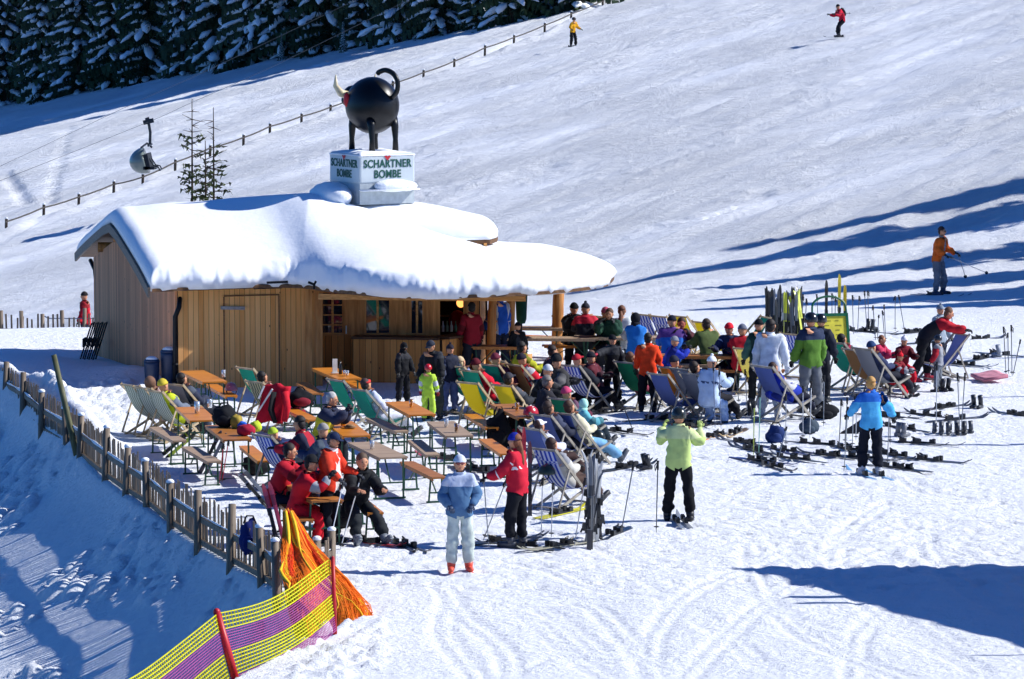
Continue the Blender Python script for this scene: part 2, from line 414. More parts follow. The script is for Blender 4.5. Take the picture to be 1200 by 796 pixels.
for i in range(34):
    x, y = rng.uniform(700, 1190), rng.uniform(20, 300); L = rng.uniform(12, 45); a = rng.uniform(-.5, -.15)
    track([(x, y), (x + L * .5, y + L * .5 * a + rng.uniform(-3, 3)), (x + L, y + L * a + rng.uniform(-5, 5)), (x + 1.8 * L, y + 1.8 * L * a)], .3, .05, .5)
for i in range(70):
    x, y = rng.uniform(430, 1100), rng.uniform(15, 330); L = rng.uniform(60, 220); a = rng.uniform(-.42, -.22)
    if y > 150 and x < 620: continue
    track([(x, y), (x + L * .33, y + L * .33 * a + rng.uniform(-4, 4)), (x + L * .66, y + L * .66 * a + rng.uniform(-4, 4)), (x + L, y + L * a)], rng.uniform(.25, .4), rng.uniform(.03, .08), .6)
for i in range(5200):
    y = rng.uniform(112, 300); x = rng.uniform(-.10, .14) * y
    c = fbm(np.array([(x * .62 + y * .785) / 16]), np.array([(-x * .785 + y * .62) / 3.2]), 3, 91)[0]
    if c < .02: continue
    clod(x, y, rng.uniform(.24, .48), rng.uniform(.03, .085))
track([(1, 196), (20, 222), (30, 238)], .5, .2, 0)
for k in range(40): 
    p = on_hill(80 - 24 * k / 40, 150 + 92 * k / 40); groove(p.x, p.y, .55, .25)
ZZ += TR + CL
nx, ny = len(gx), len(gy)
me = bpy.data.meshes.new('snow_ground')
V = np.stack([XX, YY, ZZ], -1).reshape(-1, 3).astype(np.float32)
idx = np.arange(nx * ny).reshape(ny, nx)
F = np.stack([idx[:-1, :-1], idx[:-1, 1:], idx[1:, 1:], idx[1:, :-1]], -1).reshape(-1, 4)
me.vertices.add(len(V)); me.vertices.foreach_set('co', V.ravel())
me.loops.add(F.size); me.loops.foreach_set('vertex_index', F.ravel().astype(np.int32))
me.polygons.add(len(F)); me.polygons.foreach_set('loop_start', (np.arange(len(F)) * 4).astype(np.int32))
me.polygons.foreach_set('use_smooth', np.ones(len(F), bool)); me.update(calc_edges=True); me.materials.append(SNOW_G)
tag(link('snow_ground', me), 'sunlit trampled snow of the terrace and ski slope', 'snow', kind='structure')
def ground(x, y):
    i = int(np.clip(np.searchsorted(gx, x), 1, nx - 1)); j = int(np.clip(np.searchsorted(gy, y), 1, ny - 1))
    return float(ZZ[j, i])

# ================================================================ the ski hut
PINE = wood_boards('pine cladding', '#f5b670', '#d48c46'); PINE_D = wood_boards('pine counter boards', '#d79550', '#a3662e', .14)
GABLEW = wood_boards('gable cladding tinted for shade', '#f2a878', '#c07c54', .12)  # gable boards coloured redder to offset the blue skylight on that wall
LOGW = grain('debarked log', '#d99a58', '#a0642f', (14, 14, 1.5)); BEAM = grain('pine beam', '#e0a662', '#b0763e', (2, 22, 22))
DARKM = mat('#15171c', .45, .6); ROOFW = grain('roof board', '#7d5b3c', '#4a3524', (3, 18, 18))
GLASS = newmat('window glass')[0]; _b = GLASS.node_tree.nodes['Principled BSDF']; _b.inputs['Base Color'].default_value = (.012, .02, .035, 1); _b.inputs['Roughness'].default_value = .03; _b.inputs['Specular IOR Level'].default_value = .8
hut = thing('ski_hut', 'pine-clad ski hut with a deep snow load on its roof and a round serving bar', 'hut', (0, 0, 0))
def wall(name, a, b, z0, z1, m, th=.1, parent=hut, z1b=None, mid=None):
    """vertical wall from plan point a to b; optional gable height in the middle"""
    mb = MB(); a, b = Vector((a[0], a[1], 0)), Vector((b[0], b[1], 0)); d = (b - a); L = d.length; d.normalize(); n = Vector((d.y, -d.x, 0)) * th / 2
    prof = [(0, z0), (L, z0), (L, z1b or z1)] + ([(L / 2, mid)] if mid else []) + [(0, z1)]
    k = len(prof); i0 = mb.add([a + d * u + Vector((0, 0, v)) + n for u, v in prof]); i1 = mb.add([a + d * u + Vector((0, 0, v)) - n for u, v in prof])
    mb.face([i0 + i for i in range(k)], prof); mb.face([i1 + i for i in range(k)][::-1], prof[::-1])
    for i in range(k):
        j = (i + 1) % k; mb.face((i0 + i, i1 + i, i1 + j, i0 + j), [prof[i], prof[i], prof[j], prof[j]])
    return mb.obj(name, m, parent)
xY = lambda px, Y: (atY(px, 400, Y).x, Y)
A_, B_ = xY(208, 83.5), xY(372.5, 84.4); D_ = xY(113, 90.6)
wall('wall', D_, A_, -.6, 2.35, GABLEW, mid=3.3, z1b=2.35)
sw = wall('wall', A_, B_, -.3, 2.6, PINE)
C_ = xY(374, 85.6); E_ = xY(512, 85.5); F_ = xY(560, 86.3)
wall('wall', (B_[0], B_[1] + .08), C_, -.3, 2.6, PINE)
wall('wall', (F_[0], F_[1]), (F_[0] + .15, 89.5), -.6, 2.6, PINE)
wall('wall', (D_[0] + .2, 90.6), (F_[0], 90.4), -.6, 2.2, PINE)
def onwall(a, b, px, off=0.0):
    """point on wall line a-b seen at px"""
    d = ray(px, 400); a, b = Vector(a), Vector(b); e = b - a
    t = (a.x * d.y - a.y * d.x) / (e.y * d.x - e.x * d.y)
    n = Vector((e.y, -e.x)).normalized()
    p = a + e * t + n * off; return p
def hz(py, Y): return atY(600, py, Y).z
# shed door and corner boards on the front
mb = MB()
for x in (292, 295.5): pass
p, q = onwall(A_, B_, 262, .062), onwall(A_, B_, 327, .062); 
for (u, v, z0, z1) in ((262, 263.2, 0, 2.0), (326.5, 327.7, 0, 2.0)):
    p, q = onwall(A_, B_, u, .062), onwall(A_, B_, v, .062); mb.bar((p.x, p.y, z0), (p.x, p.y, z1), .03, .03)
p, q = onwall(A_, B_, 262, .062), onwall(A_, B_, 327, .062); mb.bar((p.x, p.y, 2.02), (q.x, q.y, 2.02), .03, .03)
mb.obj('door_frame', grain('door batten', '#8a6038', '#5f3f22'), hut)
mb = MB(); p, q = onwall(A_, B_, 258, .09), onwall(A_, B_, 286, .09); zz = hz(357.5, 84.4); mb.bar((p.x, p.y, zz), (q.x, q.y, zz - .02), .05, .07)
mb.obj('door_bolt', grain('weathered bolt', '#a8a19a', '#7c736a'), hut)
for (u, v) in ((361, 373),):
    mb = MB(); p, q = onwall(A_, B_, u, .075), onwall(A_, B_, v, .075); mb.bar((p.x, p.y, -.2), (p.x, p.y, 2.3), .05, .15); mb.bar((q.x, q.y, -.2), (q.x, q.y, 2.3), .05, .15)
    mb.obj('corner_board', LOGW, hut)
# set-back window wall of the bar
def winwall():
    d = Vector(E_) - Vector(C_)
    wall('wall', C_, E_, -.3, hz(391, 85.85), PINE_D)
    mb = MB()
    for u, v in ((373.5, 377), (403, 409), (409.5, 419), (420, 427.5), (458, 464), (464.8, 472), (472.8, 480.5), (497, 501), (501.8, 510)):
        p, q = onwall(C_, E_, u), onwall(C_, E_, v); mb.bar((p.x, p.y, -.2), (p.x, p.y, 2.5), .09, .07); mb.bar((q.x, q.y, -.2), (q.x, q.y, 2.5), .09, .07)
        m_ = (p + q) / 2; mb.box((m_.x, m_.y, 1.2), ((q - p).length, .08, 2.6))
    mb.obj('window_post', LOGW, hut)
    for u, v, cross in ((377, 403, True), (427.5, 458, False), (480.5, 497, False)):
        p, q = onwall(C_, E_, u), onwall(C_, E_, v); z0, z1 = hz(390.5, 85.85), hz(340, 85.85)
        fr = MB(); fr.bar((p.x, p.y, z0), (q.x, q.y, z0), .1, .07); fr.bar((p.x, p.y, z1), (q.x, q.y, z1), .1, .07)
        m_ = (p + q) / 2; fr.bar((m_.x, m_.y - .02, z0), (m_.x, m_.y - .02, z1), .035, .05)
        if cross:
            for k in (.22, .45, .68): fr.bar((p.x, p.y - .03, z0 + (z1 - z0) * k), (q.x, q.y - .03, z0 + (z1 - z0) * k), .03, .03)
        f = fr.obj('window', BEAM, hut)
        g = MB(); g.box((m_.x, m_.y + .02, (z0 + z1) / 2), ((q - p).length, .012, z1 - z0)); g.obj('pane', GLASS, f)
winwall()
mb = MB(); q = onwall(C_, E_, 406, .08); mb.tube([(q.x, q.y - .02, 1.02), (q.x, q.y - .02, 1.2)], .018, 6); mb.obj('door_handle', mat('#c9ccd0', .3, .8), hut)
# serving counter: faces the terrace, then turns to the right
c0, c1, c2 = xY(414, 85.0), xY(516, 84.7), xY(549, 85.6)
ch = hz(398, 84.8)
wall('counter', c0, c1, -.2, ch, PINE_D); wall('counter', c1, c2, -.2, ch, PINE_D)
mb = MB(); mb.bar((c0[0], c0[1] + .1, ch + .03), (c1[0], c1[1] + .1, ch + .03), .5, .05); mb.bar((c1[0], c1[1] + .12, ch + .035), (c2[0], c2[1] + .12, ch + .035), .5, .05)
mb.obj('counter_top', grain('counter plank', '#5a3b22', '#3b2716'), hut)
mb = MB(); p = xY(549, 85.6); mb.bar((c2[0], c2[1] + .06, -.2), (F_[0], 86.4, -.2), .08, .08); mb.obj('plinth', ROOFW, hut)
# dark bar room seen through the hatch
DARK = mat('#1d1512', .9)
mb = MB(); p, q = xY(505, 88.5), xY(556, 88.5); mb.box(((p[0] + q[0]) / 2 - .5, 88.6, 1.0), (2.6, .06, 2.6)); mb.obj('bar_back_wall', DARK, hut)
mb = MB(); p, q = onwall(E_, F_, 514), onwall(E_, F_, 546)
for u in (511.5, 547, 557): 
    p = onwall(E_, F_, u); mb.box((p.x, p.y, 1.15), (.16, .1, 2.7))
mb.obj('hatch_post', LOGW, hut)
mb = MB(); p, q = xY(514, 88.3), xY(549, 88.3)
for z in (1.15, 1.5): mb.bar((p[0], 88.4, z), (q[0], 88.4, z), .2, .03)
mb.obj('bar_shelf', ROOFW, hut)
for i in range(14):
    pass
# ---- roof
def lerp_poly(P, t):
    P = [Vector(p) for p in P]; L = [0]
    for i in range(1, len(P)): L.append(L[-1] + (P[i] - P[i - 1]).length)
    d = t * L[-1]
    for i in range(1, len(P)):
        if d <= L[i] + 1e-9:
            k = (d - L[i - 1]) / max(L[i] - L[i - 1], 1e-9); return P[i - 1].lerp(P[i], k)
    return P[-1]
def eave(px, py, z): p = at_h(px, py, z); return Vector((p.x, p.y))
def smooth_poly(P, n=40):
    P = [Vector(p) for p in P]; out = []
    for i in range(len(P) - 1):
        p0, p1, p2, p3 = P[max(i - 1, 0)], P[i], P[i + 1], P[min(i + 2, len(P) - 1)]
        for k in range(n):
            t = k / n; out.append(.5 * ((2 * p1) + (p2 - p0) * t + (2 * p0 - 5 * p1 + 4 * p2 - p3) * t * t + (3 * p1 - p0 - 3 * p2 + p3) * t ** 3))
    return out + [P[-1]]
ZE = 2.27
front = [eave(176, 339, ZE), eave(230, 337, ZE), eave(340, 334, ZE), eave(395, 340, ZE), eave(470, 346, ZE), eave(560, 345, ZE), eave(640, 341, ZE), eave(690, 336, ZE), eave(714, 331, ZE)]
front = smooth_poly(front, 12)
right = [front[-1], Vector((2.35, 86.6)), Vector((2.0, 88.6)), Vector((.9, 91.2))]; right = smooth_poly(right, 12)
back = [eave(90, 301, 2.2), Vector((-6, 92.0)), Vector((.9, 91.2))]
left = [front[0], eave(90, 301, 2.2)]
def coons(a, b):
    f, k = lerp_poly(front, a), lerp_poly(back, a); l, r = lerp_poly(left, b), lerp_poly(right, b)
    P00, P10, P01, P11 = front[0], front[-1], left[-1], right[-1]
    return f * (1 - b) + k * b + l * (1 - a) + r * a - (P00 * (1 - a) * (1 - b) + P10 * a * (1 - b) + P01 * (1 - a) * b + P11 * a * b)
def rise(x):
    return float(np.interp(x, [-10.5, -8.6, -6.5, -4.6, -2.6, -.6, 1.0, 2.3], [1.1, 1.15, 1.35, 1.5, .95, .3, .12, .02]))
def rbase(a, b, p):
    k = 1 - math.sqrt((2 * b - 1) ** 2 + .006)
    return ZE + .02 + rise(p.x) * max(k, 0) ** (.92)
NA, NB = 320, 90
def snow_t(a, b, p, A, B):
    da, db = a * A, b * B; d = min(da + .02, (1 - a) * A * .9 + .02, db + .02, (1 - b) * B + .02)
    t0 = .38 + .1 * float(fbm(np.array([p.x / 1.6]), np.array([p.y / 1.6]), 2, 41)[0])
    if p.x > -1: t0 *= float(np.interp(p.x, [-1, 1, 2.3], [1, .8, .45]))
    r = .3
    e = min(d / r, 1); return t0 * math.sqrt(max(1 - (1 - e) ** 2, 0)) 
top, bot = [], []
for j in range(NB + 1):
    rt, rb = [], []
    for i in range(NA + 1):
        a = i / NA; b = j / NB
        a = a + .018 * math.sin(2 * math.pi * a) * -1 * 0; bb = .5 - .5 * math.cos(math.pi * b) if True else b
        bb = .6 * bb + .4 * b
        p = coons(a, bb); zb = rbase(a, bb, p); zt = zb + snow_t(a, bb, p, 10.0, 7.5)
        n1 = float(fbm(np.array([p.x / .55]), np.array([p.y / .55]), 3, 51)[0])
        n2 = float(fbm(np.array([p.x / .17]), np.array([p.y / .3]), 2, 53)[0])
        ed = math.exp(-(bb * 7.5 / .3) ** 2)
        q = p.copy(); q.y -= ed * (.03 + .22 * n1 + .09 * n2); zdrop = ed * (-.02 + .22 * float(np.interp(p.x, [-7.4, -7, -5, -4.5], [1, .1, .1, 1])) * float(fbm(np.array([p.x / .8]), np.array([3.3]), 3, 77)[0]))
        if -4.9 < p.x < -3.6: zt -= ed * .16 * (0.5 + n1)
        rt.append((q.x, q.y, zt - zdrop)); rb.append((q.x, q.y + ed * .06, zb - zdrop - ed * .10 + .012))
    top.append(rt); bot.append(rb)
mb = MB(); n0 = mb.grid(top); n1_ = mb.grid([r[::-1] for r in bot]); nc = NA + 1
ia = lambda i, j: n0 + j * nc + i
ib = lambda i, j: n1_ + j * nc + (NA - i)
for i in range(NA):
    mb.face((ia(i + 1, 0), ia(i, 0), ib(i, 0), ib(i + 1, 0))); mb.face((ia(i, NB), ia(i + 1, NB), ib(i + 1, NB), ib(i, NB)))
for j in range(NB):
    mb.face((ia(0, j), ia(0, j + 1), ib(0, j + 1), ib(0, j))); mb.face((ia(NA, j + 1), ia(NA, j), ib(NA, j), ib(NA, j + 1)))
roof_snow_mesh = mb
# roof deck under the snow
mb = MB(); P = []
for j in range(25):
    r_ = []
    for i in range(41):
        a, b = .004 + .99 * i / 40, .004 + .992 * j / 24; p = coons(a, b); r_.append((p.x, p.y, rbase(a, b, p) - .03))
    P.append(r_)
mb.slab(P, (0, 0, -.07)); rf = mb.obj('roof', ROOFW, hut)
roof_snow_mesh.obj('roof_snow', SNOW_R, rf, True)
# verge boards and purlin on the left gable
mb = MB()
for k in range(12):
    b0, b1 = k / 12, (k + 1) / 12; p, q = coons(0, b0), coons(0, b1); zp, zq = rbase(0, b0, p), rbase(0, b1, q)
    mb.bar((p.x - .03, p.y, zp - .1), (q.x - .03, q.y, zq - .1), .05, .2)
mb.obj('verge_board', grain('grey verge', '#7e7468', '#544c44'), rf)
for b in (.3, .5, .72):
    mb = MB(); p = coons(0, b); z = rbase(0, b, p) - .3; mb.tube([(p.x + .05, p.y, z), (p.x + 1.2, p.y + .15, z)], .12, 10)
    mb.obj('purlin', LOGW, rf)
# eave beam of the bar, log posts, gutter, drainpipes
mb = MB(); p, q = atY(374, 347.5, 83.2), atY(500, 349, 82.6); r_ = atY(616, 350, 82.6)
mb.bar(p, q, .14, .12); mb.bar(q, r_, .13, .11); mb.bar(atY(560, 345.5, 82.4), atY(614, 349.5, 82.4), .09, .07); mb.obj('eave_beam', BEAM, hut)
for px, Y, r_, base in ((576.5, 86.6, .1, -.2), (598, 87.4, .11, -.2), (654, 89.6, .135, -.2), (552, 87.8, .09, -.2)):
    b = xY(px, Y); mb = MB(); lean = .06
    mb.tube([(b[0] - .03, b[1], base), (b[0] - .02 + .01 * random.random(), b[1], .6), (b[0], b[1], 1.3), (b[0] + lean, b[1], 2.5)], [r_ * 1.12, r_ * 1.03, r_, r_ * .95], 14)
    for k in range(7): 
        a = random.uniform(0, 6.28); z = random.uniform(.2, 2); mb.tube([(b[0] + math.cos(a) * r_ * .8, b[1] + math.sin(a) * r_ * .8, z), (b[0] + math.cos(a) * r_ * 1.25, b[1] + math.sin(a) * r_ * 1.25, z + .03)], .022, 6)
    mb.obj('log_post', LOGW, hut, True)
mb = MB(); 
for u, v in ((189, 279), (282, 291), (294, 327)):
    p, q = onwall(A_, B_, u, .3), onwall(A_, B_, v, .3); p = Vector((p.x, p.y, hz(336.5, p.y))); q = Vector((q.x, q.y, hz(335.5, q.y))); mb.tube([p, q], .05, 8)
p, q = at_h(314, 330, 2.4), at_h(338, 329, 2.4); p.y -= .3; q.y -= .3; mb.bar(p, q, .05, .05)
p = at_h(369, 332, 2.4); p.y -= .3; mb.bar(p + Vector((-.13, 0, .05)), p + Vector((.02, 0, -.01)), .06, .05); mb.bar(p, p + Vector((0, 0, -.1)), .05, .05); mb.bar(p, p + Vector((.04, 0, .07)), .05, .05)
mb.obj('gutter', DARKM, hut)
def pipe(pts, r): 
    mb = MB(); mb.tube(pts, r, 10); 
    for k in (.35, .7):
        a = Vector(pts[-2]).lerp(Vector(pts[-1]), k); mb.tube([a, a + Vector((0, 0, .05))], r * 1.3, 10)
    mb.obj('drainpipe', DARKM, hut, True)
ap = Vector((A_[0], A_[1] + .1, 0))
pipe([at_h(212, 337, 2.2) + Vector((0, -.1, 0)), ap + Vector((.06, -.3, 1.82)), ap + Vector((-.04, -.16, 1.6)), ap + Vector((-.05, -.14, .9)), ap + Vector((-.06, -.13, -.2))], .055)
pipe([atY(106, 305, 91.2), atY(111, 316, 90.9), atY(112.5, 330, 90.8), atY(113, 380, 90.7), atY(113.5, 415, 90.6)], .05)
# raised upper roof tier at the right of the ridge
def tier():
    fr = smooth_poly([Vector((-5.6, 86.3)), Vector((-3.6, 86.0)), Vector((-1.6, 86.0)), Vector((-.5, 86.25))], 10)
    rt = smooth_poly([fr[-1], Vector((-.33, 86.9)), Vector((-.4, 88.2)), Vector((-.9, 89.4))], 8); bk = [Vector((-5.6, 89.6)), Vector((-.9, 89.4))]; lf = [fr[0], Vector((-5.6, 89.6))]
    def cn(a, b):
        f, k = lerp_poly(fr, a), lerp_poly(bk, a); l, r = lerp_poly(lf, b), lerp_poly(rt, b)
        return f * (1 - b) + k * b + l * (1 - a) + r * a - (fr[0] * (1 - a) * (1 - b) + fr[-1] * a * (1 - b) + lf[-1] * (1 - a) * b + rt[-1] * a * b)
    ze = hz(281.5, 86.1)
    def bs(a, b, p): 
        k = 1 - math.sqrt((2 * b - 1) ** 2 + .01)
        return ze - .16 * (1 - a) * 0 - .25 * max(0, .5 - a) + float(np.interp(p.x, [-5.6, -4.4, -3, -1.6, -.3], [.35, .62, .55, .32, .04])) * max(k, 0)
    T, B = [], []
    for j in range(51):
        r1, r2 = [], []
        for i in range(71):
            a, b = i / 70, j / 50; p = cn(a, b); z = bs(a, b, p); d = min((1 - a) * 5 + .02, b * 3.3 + .02, (1 - b) * 3.3 + .02); e = min(d / .4, 1)
            t = (.42 + .08 * float(fbm(np.array([p.x]), np.array([p.y]), 2, 66)[0])) * math.sqrt(max(0, 1 - (1 - e) ** 2)) * float(np.interp(a, [0, .25, 1], [.5, 1, .75]))
            r1.append((p.x, p.y, z + t)); r2.append((p.x, p.y, z))
        T.append(r1); B.append(r2)
    mb = MB(); a0 = mb.grid(T); b0 = mb.grid([r[::-1] for r in B]); nc = 71
    f1 = lambda i, j: a0 + j * nc + i
    f2 = lambda i, j: b0 + j * nc + 70 - i
    for i in range(70): mb.face((f1(i + 1, 0), f1(i, 0), f2(i, 0), f2(i + 1, 0))); mb.face((f1(i, 50), f1(i + 1, 50), f2(i + 1, 50), f2(i, 50)))
    for j in range(50): mb.face((f1(0, j), f1(0, j + 1), f2(0, j + 1), f2(0, j))); mb.face((f1(70, j + 1), f1(70, j), f2(70, j), f2(70, j + 1)))
    snow = mb
    mb = MB(); P = []
    for j in range(13):
        P.append([(cn(i / 24, j / 12).x, cn(i / 24, j / 12).y, bs(i / 24, j / 12, cn(i / 24, j / 12)) - .015) for i in range(25)])
    mb.slab(P, (0, 0, -.09)); t = mb.obj('upper_roof', ROOFW, hut); snow.obj('upper_roof_snow', SNOW_R, t, True)
    mb = MB()
    for k in range(9): mb.bar((-2.2 + k * .2, 86.05 + .02 * k * .3, ze - .13), (-2.2 + k * .2, 87.2, ze + .05), .07, .07)
    mb.obj('rafter', BEAM, t)
tier()
# ---- sign box on the ridge
th_ = R(31); W_ = 1.44
bp = atY(421.5, 226, 86.7); dr, dl = Vector((math.cos(th_), math.sin(th_), 0)), Vector((-math.sin(th_), math.cos(th_), 0))
zt = hz(181, 86.7); zb = hz(212, 86.7); zbb = hz(236, 86.7)
sb = thing('sign_box', 'square white illuminated-sign box with green lettering on the hut roof, capped with snow', 'sign', bp + (dr + dl) * W_ / 2 + Vector((0, 0, zb - .3 - bp.z)), th_)
WHITE = mat('#bcc5c8', .45, 0, .05, 3, 0, .5); GREEN_T = mat('#0f4a3c', .5)
o = sb.location; hb = zt - o.z
mb = MB(); mb.box((0, 0, (hb + .22) / 2), (W_, W_, hb - .22)); bx_ = mb.obj('box', WHITE, sb)
bx_.modifiers.new('bevel', 'BEVEL').width = .05; bx_.modifiers['bevel'].segments = 3
mb = MB(); mb.box((0, 0, .0), (W_ - .03, W_ - .03, .5)); mb.obj('plinth', mat('#a8b0b3', .6), sb)
mb = MB(); P = [[(-W_ / 2 + W_ * i / 24, -W_ / 2 + W_ * j / 24, hb - .03 + .10 * min(1, 7 * min(i, 24 - i, j, 24 - j) / 24) ** .5 * (.75 + .9 * float(fbm(np.array([i / 5.]), np.array([j / 5.]), 2, 5)[0]))) for i in range(25)] for j in range(25)]
mb.slab(P, (0, 0, -.04)); mb.obj('snow_cap', SNOW_L, sb, True)
mb = MB(); mb.ell((.12, -W_ / 2 - .06, .17), (.5, .2, .15), 18, 8); mb.ell((.45, -W_ / 2 - .06, .15), (.28, .17, .12), 18, 8); mb.bar((-.72, -W_ / 2 - .1, .08), (.72, -W_ / 2 - .1, .08), .26, .03); mb.obj('ledge_snow', SNOW_L, sb, True)
mb = MB(); mb.ell((-W_ / 2 - .25, .1, -.08), (.42, .72, .3), 18, 8, None, -1, 1, lambda d: 1 + .12 * math.sin(4 * d.y + 2 * d.x)); mb.obj('ledge_snow', SNOW_L, sb, True)
def text_mesh(body, size, bold=.005):
    cu = bpy.data.curves.new('lettering', 'FONT'); cu.body = body; cu.size = size; cu.align_x = 'CENTER'; cu.align_y = 'CENTER'; cu.extrude = .006; cu.offset = bold; cu.space_character = 1.06
    ob = bpy.data.objects.new('lettering', cu); COL.objects.link(ob); bpy.context.view_layer.update()
    me = bpy.data.meshes.new_from_object(ob.evaluated_get(bpy.context.evaluated_depsgraph_get())); bpy.data.objects.remove(ob); return me
def lettering(body, size, M, m, parent, sx=1.0):
    me = text_mesh(body, size); me.transform(Matrix.Diagonal((sx, 1, 1, 1))); me.transform(M); me.materials.clear(); me.materials.append(m); return link('lettering', me, parent)
for M in (Matrix.Translation((0, -W_ / 2 - .006, 0)) @ Matrix.Rotation(R(90), 4, 'X'), Matrix.Rotation(R(-90), 4, 'Z') @ Matrix.Translation((0, -W_ / 2 - .006, 0)) @ Matrix.Rotation(R(90), 4, 'X')):
    lettering('SCHARTNER', .25, M @ Matrix.Translation((0, hb - .235, 0)), GREEN_T, sb, .84); lettering('BOMBE', .25, M @ Matrix.Translation((0, hb - .47, 0)), GREEN_T, sb, .84)
    mb = MB()
    n = mb.add([(-.09, hb - .06, .008), (-.03, hb - .04, .008), (0, hb - .07, .008), (.03, hb - .04, .008), (.09, hb - .06, .008), (0, hb - .16, .008)]); mb.face([n + i for i in (0, 5, 4, 3, 2, 1)])
    me = mb.mesh('red_mark', mat('#b3202c', .5)); me.transform(M); link('red_mark', me, sb)
# ---- bull statue
BULL = mat('#07080a', .36, 0, .1, 5, 0, .35)
bc = sb.location + Vector((0, 0, 0)); fd = Vector((-.62, .785, 0)); ang = math.atan2(fd.y, fd.x)
bu = thing('bull_statue', 'round black bull statue standing on the white sign box', 'statue', (bc.x + .02, bc.y, zt), ang)
zc = hz(124, 87.2) - zt
mb = MB(); mb.ell((0, 0, zc), (.68, .585, .66), 40, 28, None, -1, 1, lambda d: 1 + .05 * d.x * abs(d.x) - .03 * max(0, d.z)); body = mb.obj('body', BULL, bu, True)
for x, y in ((.36, .33), (.36, -.33), (-.42, .33), (-.42, -.33)):
    mb = MB(); mb.tube([(x * .8, y * .9, zc - .3), (x * .95, y, zc * .55), (x, y, zc * .28), (x, y, .0)], [.13, .085, .058, .075], 12); mb.obj('leg', BULL, bu, True)
mb = MB(); mb.ell((.72, .02, zc + .18), (.27, .24, .25), 20, 14); mb.ell((.92, .02, zc + .08), (.16, .17, .14), 16, 10); hd = mb.obj('head', BULL, bu, True)
for s in (1, -1):
    mb = MB(); mb.tube([(.66, s * .2 + .02, zc + .2), (.66, s * .42, zc + .26), (.67, s * .56, zc + .44), (.66, s * .56, zc + .68)], [.1, .09, .06, .012], 12); mb.obj('horn', mat('#cdbf9c', .4), hd, True)
mb = MB(); mb.ell((.28, .53, zc + .12), (.1, .06, .17), 14, 8); mb.obj('red_mark', mat('#b8161f', .5), bu, True)
mb = MB(); tp = [(-.62, -.1, zc + .18), (-.74, -.14, zc + .33), (-.76, -.14, zc + .55), (-.66, -.1, zc + .72), (-.46, -.04, zc + .8), (-.3, .02, zc + .76), (-.24, .03, zc + .72)]
mb.tube(smooth_poly([Vector(p) for p in tp], 5), .058, 10); mb.obj('tail', BULL, bu, True)
# ================================================================ fences and nets
GREYP = grain('weathered picket', '#8a7a68', '#574a3d', (20, 20, 2)); GREYR = grain('weathered rail', '#857766', '#54493e', (2, 20, 20))
def picket_fence(name, label, base_px, post_h, hgt, spacing, zfun, snow=True, lean=0):
    P = []
    for q in base_px:
        p = at_h(*q) if not isinstance(q, Vector) else q
        P.append(Vector((p.x, p.y, zfun(p.x, p.y))))
    root = thing(name, label, 'fence', P[0])
    o = P[0]
    for i, p in enumerate(P):
        if random.random() < .0: continue
        mb = MB(); h = post_h * random.uniform(.9, 1.12); l = Vector((random.uniform(-.04, .06), random.uniform(-.04, .04), h))
        a = p - o + Vector((-.04, -.06, -.35)); mb.tube([a, a + Vector((0, 0, .35)), a + Vector((0, 0, .35)) + l], [.07, .068, .06], 9); po = mb.obj('post', GREYP, root, True)
        if snow and random.random() < .6:
            s = MB(); s.ell(a + Vector((0, 0, .36)) + l, (.07, .07, .045), 10, 5); s.obj('snow_cap', SNOW_L, po, True)
    for i in range(len(P) - 1):
        a, b = P[i] - o, P[i + 1] - o; L = (b - a).length; n = max(2, int(L / spacing)); d = (b - a) / n; pk = MB()
        for k in range(n):
            c = a + d * (k + .5); h = hgt * random.uniform(.9, 1.06); t = Vector((random.uniform(-.03, .03), random.uniform(-.03, .03), h))
            pk.bar(c + Vector((.03, .04, -.25)), c + Vector((.03, .04, 0)) + t, .018, .052, d)
        pk.obj('picket_panel', GREYP, root)
        rl = MB(); 
        for z in ((.62, .22) if hgt > .8 else (.6, .25)): rl.bar(a + Vector((0, 0, z * hgt)), b + Vector((0, 0, z * hgt)), .05, .09)
        r_ = rl.obj('rail', GREYR, root)
        if snow:
            s = MB(); m = 14
            for z in (.66,):
                pts, rad = [], []
                for k in range(m + 1):
                    t = k / m; pts.append(a.lerp(b, t) + Vector((0, -.005, z * hgt + .03))); rad.append(max(.008, .05 * (fbm(np.array([a.x + t * 3.1]), np.array([a.y * 2.]), 2, 3)[0] + .35)))
                s.tube(pts, rad, 7)
            s.obj('rail_snow', SNOW_L, r_, True)
    return root
zf = lambda x, y: -.12
picket_fence('picket_fence', 'long weathered picket fence with rough posts running along the left edge of the terrace', [(-20, 466), (8, 476), (29, 488), (51, 508), (81, 526), (96, 538), (126, 562), (150, 579), (175, 594), (203, 618), (235, 640), (273, 662), (310, 682), (328, 696)], .98, .9, .1, zf)
# short return of pickets beside the last post
picket_fence('picket_fence', 'short end of picket fence leaning behind the orange net', [Vector((-3.3, 57.0, 0)), Vector((-2.95, 57.9, 0)), Vector((-2.75, 58.6, 0))], .75, .62, .11, lambda x, y: -.1)
bf = [Vector((atY(px, 400, 112).x, 112, 0)) for px in range(-20, 125, 24)]
picket_fence('picket_fence', 'far picket fence below the slope at the left behind the hut', bf, 1.25, 1.1, .135, lambda x, y: hz(410, 112) - .1, False)
mb = MB(); p, q = at_h(97, 536), None; p.z = -.5; q = atY(63, 416, p.y + .3); mb.tube([p, p.lerp(q, .5), q], [.062, .06, .052], 10)
tag(mb.obj('leaning_pole', grain('mossy pole', '#6e6f4e', '#45452f', (14, 14, 2)), None, True), 'mossy round pole leaning over the picket fence near the hut', 'pole')
